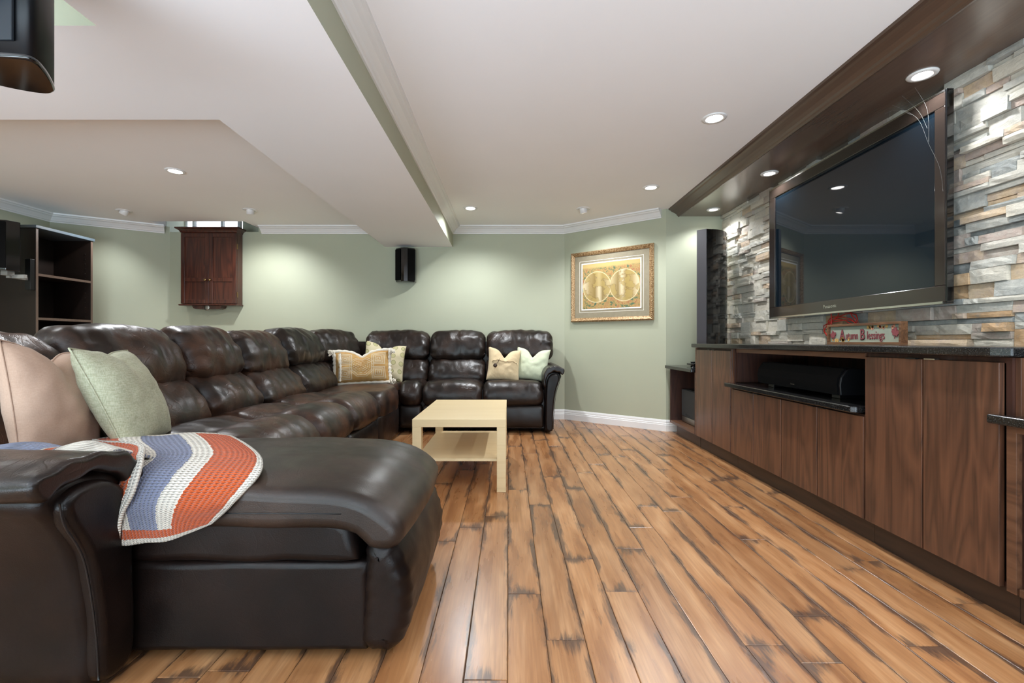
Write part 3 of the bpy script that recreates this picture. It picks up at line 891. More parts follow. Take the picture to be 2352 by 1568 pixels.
# chaise in front
CHP = [(.5, .38), (.5, .462), (.8, .486), (1.2, .496), (1.5, .492), (1.68, .468), (1.785, .41), (1.805, .355), (1.77, .322), (1.71, .33), (1.67, .365), (1.55, .378), (1.2, .38), (.8, .38)]
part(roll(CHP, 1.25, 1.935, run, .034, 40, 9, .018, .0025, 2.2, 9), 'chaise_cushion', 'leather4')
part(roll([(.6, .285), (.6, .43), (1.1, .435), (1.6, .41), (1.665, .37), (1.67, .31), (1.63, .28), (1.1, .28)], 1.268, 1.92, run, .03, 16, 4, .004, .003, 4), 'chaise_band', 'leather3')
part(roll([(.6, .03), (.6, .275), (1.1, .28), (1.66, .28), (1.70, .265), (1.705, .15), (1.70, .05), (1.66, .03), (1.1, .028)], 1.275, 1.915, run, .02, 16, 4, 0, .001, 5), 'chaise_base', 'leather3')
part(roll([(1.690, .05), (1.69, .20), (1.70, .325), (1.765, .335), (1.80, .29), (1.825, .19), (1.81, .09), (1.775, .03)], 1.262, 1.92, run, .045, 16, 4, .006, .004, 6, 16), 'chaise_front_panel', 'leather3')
MB().tube([(x, 1.249, .428-.012*max(0, x+.6)) for x in (-1.0, -.9, -.8, -.7, -.6, -.5, -.46)], .0016, 6).build('seam', M['black'], sofa, smooth=True)
# arms: pad, body, front panel
ABODY = [(0, .03), (.055, .03), (.125, .03), (.135, .20), (.165, .38), (.215, .50), (.25, .555), (.22, .60), (.13, .61), (.03, .59), (0, .52), (0, .25)]
APAD = [(.258, .578), (.290, .596), (.285, .630), (.225, .655), (.13, .660), (.04, .638), (-.012, .575), (-.015, .47), (.012, .46), (.03, .55), (.12, .608), (.21, .600)]
APAN = [(.02, .05), (.115, .04), (.125, .2), (.155, .39), (.205, .50), (.215, .555), (.17, .585), (.09, .575), (.03, .50), (.015, .28)]
armL = lambda a, l, z: (a, 1.272-l, z*.942)
armR = lambda a, l, z: (.352+l*.66, a, z)
for fn, a0, a1, s in ((armL, -2.05, -1.055, 1), (armR, 5.20, 4.44, -1)):
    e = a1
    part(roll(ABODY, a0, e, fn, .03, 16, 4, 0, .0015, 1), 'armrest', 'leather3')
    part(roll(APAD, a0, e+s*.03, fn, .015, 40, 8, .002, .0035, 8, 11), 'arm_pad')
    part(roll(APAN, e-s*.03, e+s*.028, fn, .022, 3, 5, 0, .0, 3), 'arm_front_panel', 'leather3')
    pts = [fn(e+s*.022, l*1.0, z) for l, z in ((.125, .05), (.135, .2), (.165, .39), (.213, .50), (.225, .56))]
    MB().tube([tuple(p) for p in spline(pts, 6, False)], .0025, 6).build('seam', M['black'], sofa, smooth=True)

# ------------------------------------------------------------------ pillows
def pillow(name, label, mat, w, h, t, loc, rx=0, ry=0, rz=0, notch=.0, ear=.05, seed=0, nu=26, uv=True, pipe=None, group='throw pillows on the sofa', parent_only=False):
    """lower edge centre at loc; face towards -y before rotation"""
    vs = []; fs = []; uvs = []
    n = nu
    Rm = Matrix.Translation(loc) @ Matrix.Rotation(rz, 4, 'Z') @ Matrix.Rotation(ry, 4, 'Y') @ Matrix.Rotation(rx, 4, 'X')
    def P(i, j, side):
        u = -1+2*i/n; v = -1+2*j/n
        x = u*w/2*(1-ear*(1-v*v)); z = v*h/2*(1-ear*(1-u*u))
        th = t/2*max(0, (1-abs(u)**2.6))**.55*max(0, (1-abs(v)**2.6))**.55
        th *= 1+.12*mnoise.noise(Vector((u*1.6+seed, v*1.6, seed)))
        if notch:
            k = math.exp(-abs(u/.27)**1.5)*max(0, (v+.35)/1.35)**1.6
            z -= notch*h*k
            th *= 1-.35*k
        th += .006*mnoise.noise(Vector((u*4+seed*3, v*4, side)))*(1 if th > .01 else 0)
        return Rm @ Vector((x, side*th, z+h/2))
    for side in (-1, 1):
        for j in range(n+1):
            for i in range(n+1): vs.append(P(i, j, side)); uvs.append((i/n, j/n))
    w1 = n+1; o2 = w1*w1
    for j in range(n):
        for i in range(n):
            a = j*w1+i
            fs.append((a, a+1, a+w1+1, a+w1)); fs.append((o2+a, o2+a+w1, o2+a+w1+1, o2+a+1))
    o = MB().add(vs, fs)
    root = thing(name, label, 'pillow', loc, group)
    ob = o.build('pillow_cover', mat, root, smooth=True, uvs=uvs)
    import bmesh
    bm = bmesh.new(); bm.from_mesh(ob.data); bmesh.ops.remove_doubles(bm, verts=bm.verts, dist=.0006); bmesh.ops.recalc_face_normals(bm, faces=bm.faces); bm.to_mesh(ob.data); bm.free()
    rim = [P(i, 0, 1) for i in range(n)]+[P(n, j, 1) for j in range(n)]+[P(n-i, n, 1) for i in range(n)]+[P(0, n-j, 1) for j in range(n)]
    if pipe: MB().tube(rim, .0035, 6, closed=True).build('piping', pipe, root, smooth=True)
    return root, P, rim, n
pillow('throw_pillow', 'dusty pink square pillow behind the near chaise arm', M['pink'], .37, .42, .16, (-1.56, 1.595, .475), rx=math.radians(-13), rz=math.radians(102), ry=math.radians(8), notch=.14, seed=1, pipe=M['pink'])
pillow('throw_pillow', 'sage green linen pillow leaning beside the dusty pink one', M['sage'], .44, .42, .17, (-1.46, 1.86, .485), rx=math.radians(-24), rz=math.radians(109), ry=math.radians(2), notch=.05, seed=2, pipe=M['sage'])
pillow('throw_pillow', 'mint green square pillow against the right arm of the sofa', M['mint'], .36, .35, .13, (.22, 4.74, .49), rx=math.radians(-14), rz=math.radians(-14), ry=math.radians(5), notch=.25, ear=.08, seed=3)
bp, P_, rim_, nn = pillow('throw_pillow', 'beige button flap pillow next to the mint one', M['beige'], .35, .35, .13, (-.06, 4.66, .49), rx=math.radians(-14), rz=math.radians(12), ry=math.radians(7), notch=.26, ear=.08, seed=4)
# flap edge, cord and button on the beige pillow
fe = [P_(i, int(nn*.66-2*abs(i/nn-.5)**2*nn*.25), -1)+Vector((0, -.004, 0)) for i in range(2, nn-1)]
MB().tube(fe, .004, 6).build('flap_edge', M['beige'], bp, smooth=True)
bc = P_(int(nn*.22), int(nn*.46), -1)+Vector((0, -.012, 0))
MB().lathe([(.004, -.006), (.018, -.005), (.021, 0), (.018, .004), (.004, .004)], bc, 16, 'y').build('button', M['brownthread'], bp, smooth=True)
MB().tube([bc, P_(int(nn*.28), int(nn*.56), -1)+Vector((0, -.008, 0)), P_(int(nn*.33), int(nn*.655), -1)+Vector((0, -.006, 0))], .0022, 6).build('loop_cord', M['brownthread'], bp, smooth=True)
pillow('throw_pillow', 'beige pillow printed with rings, behind the fringed ochre pillow', M['rings'], .42, .41, .13, (-1.31, 4.72, .49), rx=math.radians(-16), rz=math.radians(20), ry=math.radians(8), notch=.26, seed=6)
lp, P_, rim_, nn = pillow('lumbar_pillow', 'oblong ochre medallion pillow with cream fringe and tassels', M['lumbar'], .54, .33, .14, (-1.43, 4.46, .49), rx=math.radians(-14), rz=math.radians(12), ry=math.radians(-2), notch=.20, seed=5)
# fringe: rope with tufts
rr = []
k = len(rim_)
fr_ = MB()
fr_.tube(rim_, [.017+.004*math.sin(i*2.1)+.004*R.random() for i in range(k)], 7, closed=True)
o = fr_.build('fringe', M['fringe'], lp, smooth=True)
inner = [P_(3, j, -1)+Vector((0, -.004, 0)) for j in range(2, nn-1)]
MB().tube(inner, [.011+.003*math.sin(i*2.3) for i in range(len(inner))], 7).build('fringe_band', M['fringe'], lp, smooth=True)
for i, j in ((0, 0), (nn, 0), (nn, nn), (0, nn)):
    c = P_(i, j, 1); tb = MB()
    d = Vector(((-1 if i == 0 else 1)*.02, -.02, -.008 if j == 0 else -.01))
    for q in range(60):
        a = R.uniform(0, 2*PI); s = R.uniform(.004, .032)
        e = c+d+Vector((math.cos(a)*s, R.uniform(-.02, .01), math.sin(a)*s*.8+(.014 if j == 0 else 0)))
        tb.tube([c+d*.3, (c+e)/2+Vector((0, 0, .004)), e+(e-c)*.2, e+(e-c)*.22+Vector((0, -.002, -.008))], [.004, .0045, .0045, .0015], 6)
    tb.build('tassel', M['fringe'], lp, smooth=True)

# ------------------------------------------------------------------ crochet blanket
def patch(rows, su=6, sv=6):
    """bicubic patch through control rows"""
    rr = [spline(r, su, False) for r in rows]
    cols = list(zip(*rr))
    cc = [spline([tuple(p) for p in c], sv, False) for c in cols]
    nv = len(cc[0]); nu = len(cc); vs = []; uv = []
    for j in range(nv):
        for i in range(nu): vs.append(cc[i][j]); uv.append((i/(nu-1), j/(nv-1)))
    fs = [(j*nu+i, j*nu+i+1, (j+1)*nu+i+1, (j+1)*nu+i) for j in range(nv-1) for i in range(nu-1)]
    return vs, fs, uv
rows = [
 [(-1.52,1.66,.540),(-1.56,1.72,.530),(-1.47,1.76,.535),(-1.38,1.78,.530),(-1.28,1.80,.536),(-1.17,1.80,.535),(-1.07,1.76,.533)],
 [(-1.36,1.54,.565),(-1.42,1.58,.540),(-1.34,1.60,.550),(-1.24,1.62,.535),(-1.12,1.63,.540),(-1.00,1.62,.538),(-.90,1.58,.536)],
 [(-1.13,1.40,.585),(-1.20,1.42,.555),(-1.14,1.43,.540),(-1.07,1.44,.540),(-.98,1.45,.536),(-.86,1.45,.538),(-.77,1.42,.534)],
 [(-1.02,1.27,.575),(-1.095,1.29,.555),(-1.07,1.285,.53),(-1.01,1.29,.525),(-.92,1.295,.520),(-.81,1.30,.522),(-.715,1.31,.520)],
 [(-1.00,1.215,.500),(-1.085,1.235,.490),(-1.05,1.225,.475),(-1.00,1.23,.465),(-.92,1.228,.470),(-.82,1.232,.465),(-.735,1.245,.475)],
 [(-1.02,1.200,.440),(-1.075,1.225,.430),(-1.035,1.215,.420),(-.985,1.222,.412),(-.92,1.218,.415),(-.85,1.222,.422),(-.765,1.236,.440)],
 [(-1.03,1.200,.375),(-1.06,1.222,.365),(-1.02,1.212,.358),(-.97,1.219,.362),(-.91,1.215,.368),(-.86,1.220,.385),(-.80,1.230,.408)]]
vs, fs, uv = patch(rows, 8, 9)
bl = MB().add(vs, fs)
root = thing('crochet_blanket', 'orange, white and blue striped crochet blanket draped over the chaise edge', 'blanket', (-1.0, 1.4, .36))
o = bl.build('blanket_panel', M['knit'], root, smooth=True, uvs=uv)
so = o.modifiers.new('thickness', 'SOLIDIFY'); so.thickness = .009; so.offset = 0
# bunched part lying along the inside of the arm
XX = (-2.0, -1.85, -1.7, -1.58, -1.46, -1.36, -1.27, -1.18, -1.09)
wv_ = [.000, .010, .002, .012, .004, .014, .000, .018, -.006]
rows2 = [[(x, 1.42+.02*math.sin(x*9), .50) for x in XX],
         [(x, 1.38+.02*math.sin(x*11), .55+w) for x, w in zip(XX, wv_)],
         [(x, 1.32+.012*math.sin(x*13), .585+w) for x, w in zip(XX, wv_)],
         [(x, 1.268+.008*math.sin(x*21), .600+w) for x, w in zip(XX, wv_)],
         [(x, 1.228+.006*math.sin(x*17), .594+w*.4) for x, w in zip(XX, wv_)]]
vs, fs, uv = patch(rows2, 7, 6)
o = MB().add(vs, fs).build('blanket_fold', M['knit'], root, smooth=True, uvs=[((.47+.15*(a/.74) if a < .74 else .75+.1*(a-.74)/.06 if a < .80 else .36+.05*(a-.8)/.2), .1+.5*b) for a, b in uv])
so = o.modifiers.new('thickness', 'SOLIDIFY'); so.thickness = .009; so.offset = 0

# ------------------------------------------------------------------ coffee table
tb = thing('coffee_table', 'pale birch square-legged coffee table with a lower shelf', 'table', (-.294, 3.18, 0))
x0, x1, y0, y1 = -.575, -.015, 2.715, 3.63
ZT = .436
box('tabletop', M['birch'], (x0, x1, y0, y1, ZT-.047, ZT), tb, .0015)
lw = .055
for xa in (x0, x1-lw):
    for ya in (y0, y1-lw): box('leg', M['birch'], (xa+.0004, xa+lw-.0004, ya+.0004, ya+lw-.0004, 0, ZT-.047), tb, .0015)
box('shelf', M['birch'], (x0+.012, x1-.012, y0+.03, y1-.03, .178, .194), tb, .0015)

# ------------------------------------------------------------------ media cabinets
XF = 1.59; ZB = .105; CB = .850
def tab_pull(y, z, parent, mat='black'):
    MB().box(XF-.012, XF+.004, y-.02, y+.02, z, z+.004).build('finger_pull', M[mat], parent)
def door(y0, y1, z0, z1, parent, pull_y, mat='black'):
    d = box('door', M['walnut'], (XF, XF+.019, y0+.0035, y1-.0035, z0, z1), parent, .0015)
    MB().box(XF-.010, XF+.006, pull_y-.022, pull_y+.022, z1-.001, z1+.004).build('finger_pull', M[mat], d)
    return d
def plinth(y0, y1, p): box('plinth', M['plinth'], (XF+.045, XF+.06, y0, y1, 0, ZB-.004), p, .001)
def carcass(y0, y1, z0, z1, p, name='carcass', xb=XS-.01):
    b = MB(); t = .018; xf = XF+.021
    b.box(xf, xb, y0, y0+t, z0, z1); b.box(xf, xb, y1-t, y1, z0, z1); b.box(xf, xb, y0+t, y1-t, z0, z0+t); b.box(xf, xb, y0+t, y1-t, z1-t, z1)
    b.box(xb-.008, xb, y0+t, y1-t, z0+t, z1-t)
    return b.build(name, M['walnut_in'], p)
def cab(label, y): return thing('media_cabinet', label, 'cabinet', (1.87, y, 0), 'built-in walnut media cabinets')
c1 = cab('tall two-door walnut cabinet at the far end of the long worktop', 3.56)
carcass(3.243, 3.87, ZB, CB-.002, c1); plinth(3.243, 3.87, c1)
box('side_panel', M['walnut_h'], (XF+.001, XF+.5, 3.858, 3.876, ZB, CB-.002), c1, .001)
box('filler_strip', M['walnut'], (XF+.004, XF+.02, 3.2435, 3.262, ZB, CB-.004), c1, .001)
door(3.56, 3.857, ZB, .832, c1, 3.60); door(3.262, 3.56, ZB, .832, c1, 3.52)
c2 = cab('low four-door walnut cabinet with open niche holding the long speaker', 2.62)
carcass(2.035, 3.242, ZB, .57, c2); plinth(2.035, 3.242, c2)
ys = [2.037, 2.345, 2.655, 2.955, 3.240]
for i in range(4): door(ys[i], ys[i+1], ZB, .562, c2, ys[i+1]-.04 if i % 2 == 0 else ys[i]+.04)
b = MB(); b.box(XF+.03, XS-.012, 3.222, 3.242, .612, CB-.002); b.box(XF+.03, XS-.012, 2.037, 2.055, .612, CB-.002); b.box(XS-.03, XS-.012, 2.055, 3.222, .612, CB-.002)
b.build('niche_lining', M['walnut_in'], c2)
box('niche_rail', M['walnut_h'], (XF+.022, XF+.04, 2.056, 3.221, .822, CB-.002), c2, .001)
c3 = cab('tall two-door walnut cabinet nearest the camera under the worktop', 1.75)
carcass(1.455, 2.034, ZB, CB-.002, c3); plinth(1.455, 2.034, c3)
door(1.748, 2.033, ZB, .832, c3, 1.79); door(1.472, 1.748, ZB, .832, c3, 1.71, 'chrome')
box('end_panel', M['walnut'], (XF+.03, XS-.012, 1.438, 1.4545, .64, CB-.002), c3, .001)
c4 = cab('open low walnut cubby at the far end holding the subwoofer', 4.18)
b = MB(); t = .018
b.box(XF+.002, XS-.01, 4.47, 4.488, ZB, .634); b.box(XF+.002, XS-.01, 3.878, 3.896, ZB, .634); b.box(XS-.03, XS-.012, 3.896, 4.47, ZB, .634)
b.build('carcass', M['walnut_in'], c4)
box('bottom_shelf', M['walnut_h'], (XF+.002, XS-.032, 3.8965, 4.4695, ZB, ZB+.024), c4, .001)
plinth(3.878, 4.42, c4)
c5 = cab('open low walnut cubby cut by the right edge of the picture', 1.15)
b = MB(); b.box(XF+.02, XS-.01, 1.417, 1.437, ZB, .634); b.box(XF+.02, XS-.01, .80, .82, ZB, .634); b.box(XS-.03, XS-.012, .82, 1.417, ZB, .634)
b.build('carcass', M['walnut_in'], c5)
b = MB(); b.box(XF, XF+.019, 1.446, 1.468, ZB, .634) if False else b.box(XF, XF+.0195, 1.425, 1.4535, ZB, .634); b.box(XF, XF+.0195, .80, .83, ZB, .634)
b.box(XF, XF+.0195, .83, 1.425, .612, .634)
b.build('face_frame', M['walnut_h'], c5, bevel=.001)
box('bottom_shelf', M['walnut_h'], (XF, XS-.032, .83, 1.4165, ZB, ZB+.024), c5, .001)
plinth(.80, 1.4535, c5)
def slab(name, label, pts, z0, z1):
    b = MB().prism(pts, z0, z1, lambda p, q, a: (p, q, a))
    o = b.build(name, M['granite'], bevel=.005, seg=3); fix_normals(o)
    return tag(o, label, 'worktop', 'black granite worktops')
slab('worktop', 'long black granite worktop running under the stone wall and television', [(1.555, 1.47), (1.585, 1.43), (XS-.008, 1.43), (XS-.008, 3.89), (1.58, 3.89), (1.555, 3.875)], .8505, ZC)
slab('worktop', 'black granite ledge under the long speaker, above four low doors', [(1.545, 2.062), (1.565, 2.045), (1.62, 2.0575), (XS-.032, 2.0575), (XS-.032, 3.2205), (1.615, 3.2205), (1.588, 3.2405), (1.588, 3.262), (1.545, 3.262)], .577, .607)
slab('worktop', 'short black granite top on the far cubby with the subwoofer', [(1.56, 3.895), (XS-.01, 3.895), (XS-.01, 4.545), (1.56, 4.545)], .6345, .664)
slab('worktop', 'short black granite top on the nearest cubby at the right edge', [(1.56, .78), (1.745, .78), (XS-.012, .78), (XS-.012, 1.4365), (1.605, 1.4365), (1.585, 1.487), (1.56, 1.487)], .6345, .664)

# ------------------------------------------------------------------ things on and in the media wall
# television
XT = 2.03
tv = thing('television', 'large flat black television with brown glossy bezel on the stone wall', 'television', (2.08, 2.83, 1.083))
ty0, ty1, tz0, tz1 = 2.117, 3.54, 1.083, 2.068
sy0, sy1, sz0, sz1 = 2.170, 3.470, 1.162, 1.998
b = MB()
for a in ((ty0, ty1, tz0, sz0), (ty0, ty1, sz1, tz1), (ty0, sy0, sz0, sz1), (sy1, ty1, sz0, sz1)): b.box(XT, XT+.022, *a)
b.build('bezel', M['tvbezel'], tv, bevel=.003)
box('screen', M['screen'], (XT+.006, XT+.02, sy0, sy1, sz0, sz1), tv, 0)
b = MB(); w = .007
for a in ((ty0-w, ty1+w, tz0-w, tz0), (ty0-w, ty1+w, tz1, tz1+w), (ty0-w, ty0, tz0, tz1), (ty1, ty1+w, tz0, tz1)): b.box(XT+.002, XT+.036, *a)
b.build('edge_trim', M['gloss'], tv, bevel=.002)
MB().box(XT-.0015, XT+.002, ty0+.01, ty1-.01, tz0-.006, tz0+.005).build('chrome_edge', M['chrome'], tv)
MB().box(XT-.0015, XT+.002, ty0, ty1, tz1-.003, tz1+.006).build('chrome_edge', M['chrome'], tv)
box('back_housing', M['black'], (XT+.0225, XT+.07, ty0+.03, ty1-.03, tz0+.02, tz1-.02), tv, .01)
box('wall_mount', M['black'], (XT+.0705, XS+.015, 2.55, 3.1, 1.35, 1.8), tv, .002)
DG = None
def text_mesh(txt, size, ext=.001, offset=0.0):
    c = bpy.data.curves.new('txt', 'FONT'); c.body = txt; c.size = size; c.extrude = ext; c.offset = offset; c.resolution_u = 3
    o = bpy.data.objects.new('txt', c); COL.objects.link(o)
    bpy.context.view_layer.update()
    dg = bpy.context.evaluated_depsgraph_get()
    me = bpy.data.meshes.new_from_object(o.evaluated_get(dg))
    vs = [v.co.copy() for v in me.vertices]; fs = [tuple(p.vertices) for p in me.polygons]
    bpy.data.objects.remove(o); bpy.data.curves.remove(c); bpy.data.meshes.remove(me)
    return vs, fs
def text_on_x(txt, size, x, y_left, z, mat, parent, name='lettering', sx=1.0, ext=.001, offset=0, smallcaps=None):
    """letters facing -x; reading direction runs towards -y"""
    vs, fs = text_mesh(txt, size, ext, offset)
    mb = MB().add([(x-v.z, y_left-v.x*sx, z+v.y) for v in vs], fs)
    return mb.build(name, mat, parent)
text_on_x('Panasonic', .030, XT-.0008, 2.935, 1.113, M['chrome'], tv, 'maker_lettering', ext=.0006)

# sign
sg = thing('wooden_sign', 'small framed sign reading Autumn Blessings standing on the worktop', 'sign', (2.0, 2.59, ZC))
gy0, gy1, gz0, gz1, gx = 2.32, 2.86, ZC+.001, ZC+.122, 2.0
fw = .014
b = MB()
for a in ((gy0, gy1, gz0, gz0+fw), (gy0, gy1, gz1-fw, gz1), (gy0, gy0+fw, gz0+fw, gz1-fw), (gy1-fw, gy1, gz0+fw, gz1-fw)): b.box(gx, gx+.036, *a)
b.build('sign_frame', M['signwood'], sg, bevel=.001)
box('sign_face', M['signface'], (gx+.014, gx+.020, gy0+fw, gy1-fw, gz0+fw, gz1-fw), sg, 0)
fx = gx+.0125
def serif_text(txt, size, yl, z, sx, mat, name, ext=.002, off=.0):
    return text_on_x(txt, size, fx, yl, z, mat, sg, name, sx, ext, off)
for ch_, yl in (('A', 2.765), ('B', 2.606)):
    serif_text(ch_, .086, yl, gz0+.028, .74, M['maroon_dark'], 'capital_letter', .0014, .0022)  # larger dark letter behind draws the edge shadow of the capital
    vs, fs = text_mesh(ch_, .086, .0008, .0)
    MB().add([(fx-.0026-v.z, yl-.002-v.x*.74, gz0+.0285+v.y) for v in vs], fs).build('capital_face', M['maroon'], sg)
serif_text('utumn', .066, 2.716, gz0+.030, .56, M['maroon'], 'lettering', .002, -.0004)
serif_text('lessings', .066, 2.556, gz0+.030, .62, M['maroon'], 'lettering', .002, -.0004)
LEAF = [(0, -.50), (.03, -.18), (.34, -.24), (.29, -.12), (.52, .08), (.45, .12), (.50, .30), (.30, .27), (.26, .34), (.13, .18), (.17, .44), (.09, .40), (0, .58)]
LEAF = LEAF+[(-x, y) for x, y in reversed(LEAF[1:-1])]
def leaf(yc, zc, s, mat, name, ext, x=fx, rot=0):
    c, q = math.cos(rot), math.sin(rot)
    b = MB().prism([((p*c-r*q)*s, (p*q+r*c)*s) for p, r in LEAF], 0, ext, lambda p, r, a: (x-a, yc-p*.8, zc+r))
    o = b.build(name, mat, sg); fix_normals(o)
leaf(2.818, gz0+.052, .058, M['maroon'], 'maple_leaf', .004, rot=.15)
leaf(2.366, gz0+.060, .060, M['maroon'], 'maple_leaf', .004, rot=-.2)
for i in range(13):
    leaf(2.42+R.uniform(-.06, .13), gz1-fw-.012+R.uniform(-.004, .006), R.uniform(.018, .028), M['leafpink'] if i % 2 else M['leafyel'], 'leaf_print', .0008, rot=R.uniform(0, 6))
for i in range(11):
    leaf(2.79+R.uniform(-.10, .05), gz0+fw+.010+R.uniform(-.003, .012), R.uniform(.018, .028), M['leafyel'], 'leaf_print', .0008, rot=R.uniform(0, 6))

# red cable bundle behind the sign under the television
b = MB()
for k in range(5):
    yc = 2.87+R.uniform(-.03, .03); w = .13+R.uniform(-.02, .03); zb = .985+R.uniform(-.02, .02)
    pts = [(2.095+R.uniform(-.01, .01), yc+w*math.cos(t), zb+.07*(1 if math.sin(t) > 0 else .75)*math.sin(t)+.015*math.sin(2*t+k)) for t in [i/18*2*PI for i in range(18)]]
    b.tube(pts, .0032, 6, closed=True)
b.tube([(2.09, 2.95, 1.10), (2.08, 2.93, 1.02), (2.085, 2.945, .95), (2.09, 2.90, .93)], .0032, 6)
tag(b.build('cable', M['red'], smooth=True), 'coiled red cable hanging under the television behind the sign', 'cable')

# tower speaker on the worktop
tw = thing('tower_speaker', 'tall black tower speaker in the niche corner beside the stone wall', 'speaker', (1.86, 4.15, .664))
arc = spline([(1.728, 3.968), (1.84, 3.995), (1.94, 4.07), (2.01, 4.18), (2.04, 4.31)], 5, False)
outl = [(1.672, 4.028)]+[(p.x, p.y) for p in arc]+[(2.0, 4.36), (1.86, 4.30), (1.73, 4.15)]
TZ = 1.884
o = MB().prism(outl, .69, TZ, lambda p, q, a: (p, q, a)).build('cabinet_body', M['gloss'], tw, smooth=False, bevel=.004); fix_normals(o)
b = MB().add([(1.670, 4.026, .70), (1.726, 3.966, .70), (1.726, 3.966, TZ-.003), (1.670, 4.026, TZ-.003), (1.663, 4.020, .70), (1.721, 3.958, .70), (1.721, 3.958, TZ-.003), (1.663, 4.020, TZ-.003)],
             [(0,1,2,3),(7,6,5,4),(0,4,5,1),(1,5,6,2),(2,6,7,3),(3,7,4,0)])
fix_normals(b.build('grille', plain('tower_grille', srgb(52, 50, 54), .6), tw))
MB().box(1.70, 2.02, 4.0, 4.34, .680, .692).build('base_plate', M['black'], tw)
for fx_, fy_ in ((1.607, 3.955), (1.75, 4.32), (1.98, 4.02), (2.01, 4.32)):
    MB().lathe([(.022, 0), (.022, .006), (.008, .012), (.007, .024), (.018, .034), (.024, .042), (.020, .044)], (fx_, fy_, .6642), 18).build('foot', M['black'], tw, smooth=True)
MB().tube([(1.607, 3.955, .686), (1.73, 4.06, .686)], .008, 8).build('outrigger', M['black'], tw, smooth=True)

# long centre speaker on the ledge
cs = thing('centre_speaker', 'long black centre speaker lying on the ledge in the open niche', 'speaker', (1.78, 2.64, .607))
PRF = [(1.66, .628), (1.655, .68), (1.662, .72), (1.69, .758), (1.72, .767), (1.93, .745), (1.93, .628)]
o = MB().prism([(x, z) for x, z in PRF], 2.275, 3.02, lambda p, q, a: (p, a, q)).build('cabinet_body', M['black'], cs, bevel=.006); fix_normals(o)
GP = [(1.652, .632), (1.645, .68), (1.652, .722), (1.683, .764), (1.690, .758), (1.660, .72), (1.653, .68), (1.659, .632)]
o = MB().prism(GP, 2.285, 3.01, lambda p, q, a: (p, a, q)).build('grille', M['grille'], cs); fix_normals(o)
for yy in (2.35, 2.93): box('foot', M['black'], (1.69, 1.90, yy-.03, yy+.03, .6075, .628), cs, .002)
text_on_x('Boston', .012, 1.6485, 2.66, .650, M['nickel'], cs, 'maker_badge', ext=.0006)

# subwoofer
sw = thing('subwoofer', 'grey black cube subwoofer inside the far open cubby', 'speaker', (1.83, 4.0, ZB+.024))
box('cabinet_body', M['black'], (1.695, 2.02, 3.97, 4.41, ZB+.026, .445), sw, .004)
box('grille', M['grille2'], (1.675, 1.6945, 3.975, 4.405, .19, .44), sw, .004)
box('base_strip', M['nickel'], (1.678, 1.6945, 3.972, 4.408, ZB+.028, .188), sw, .003)
text_on_x('Boston', .03, 1.6745, 4.30, .20, M['black'], sw, 'maker_badge', ext=.0006)

# plum fabric bin
pb = thing('storage_bin', 'plum fabric storage bin inside the nearest cubby', 'bin', (1.70, 1.34, ZB+.024))
MB().box(1.60, 1.95, 1.13, 1.408, ZB+.025, .58).build('bin_body', M['plum'], pb, bevel=.016, seg=3)
MB().box(1.603, 1.947, 1.133, 1.405, .58, .592).build('rim', M['plum'], pb, bevel=.004)
# cobweb
b = MB()
for pts in ([(1.99, 2.36, 2.125), (2.005, 2.31, 2.075), (2.018, 2.24, 1.99), (2.022, 2.19, 1.85), (2.026, 2.14, 1.72), (2.026, 2.122, 1.60)],
            [(1.985, 2.40, 2.10), (1.995, 2.34, 2.09), (2.012, 2.27, 2.03)], [(1.99, 2.30, 2.14), (2.02, 2.24, 2.03), (2.024, 2.2, 1.93)],
            [(2.0, 2.24, 2.15), (2.024, 2.2, 2.02), (2.022, 2.19, 1.86)]):
    b.tube(spline(pts, 5, False), .00028, 5)
tag(b.build('cobweb', M['web'], smooth=True), 'thin dusty cobweb strands hanging across the upper television corner', 'cobweb')

# ------------------------------------------------------------------ framed map on the slanted wall
pw = thing('framed_picture', 'gilt framed antique double hemisphere map in a taupe mat', 'picture', (1.08, 4.93, 1.12))
wd = Vector((1.58-.65, YN-YB, 0)).normalized(); wn = Vector((wd.y, -wd.x, 0))
wo = Vector((.65, YB, 0))+wd*.10
PWD, PZ0, PZ1 = .955, 1.118, 1.902
fpic = lambda a, z, o_: tuple(wo+wd*a+wn*o_+Vector((0, 0, z)))
def ring(a0, a1, z0, z1, w, o0, o1, o2):
    """mitred frame bar ring, outer edge depth o0 -> crest o1 -> inner o2"""
    b = MB(); L = [(0, .002), (0, o0), (w*.35, o1), (w*.7, o1*.8), (w, o2), (w, .002)]
    cs_ = [(a0, z0, 1, 1), (a1, z0, -1, 1), (a1, z1, -1, -1), (a0, z1, 1, -1)]
    vs = []; fs = []; m = len(L)
    for a, z, sa_, sz_ in cs_:
        for w_, o_ in L: vs.append(fpic(a+sa_*w_, z+sz_*w_, o_))
    for i in range(4):
        j = (i+1) % 4
        for k in range(m): fs.append((i*m+k, i*m+(k+1) % m, j*m+(k+1) % m, j*m+k))
    return b.add(vs, fs)
fix_normals(ring(0, PWD, PZ0, PZ1, .045, .022, .042, .022).build('picture_frame', M['gilt'], pw))
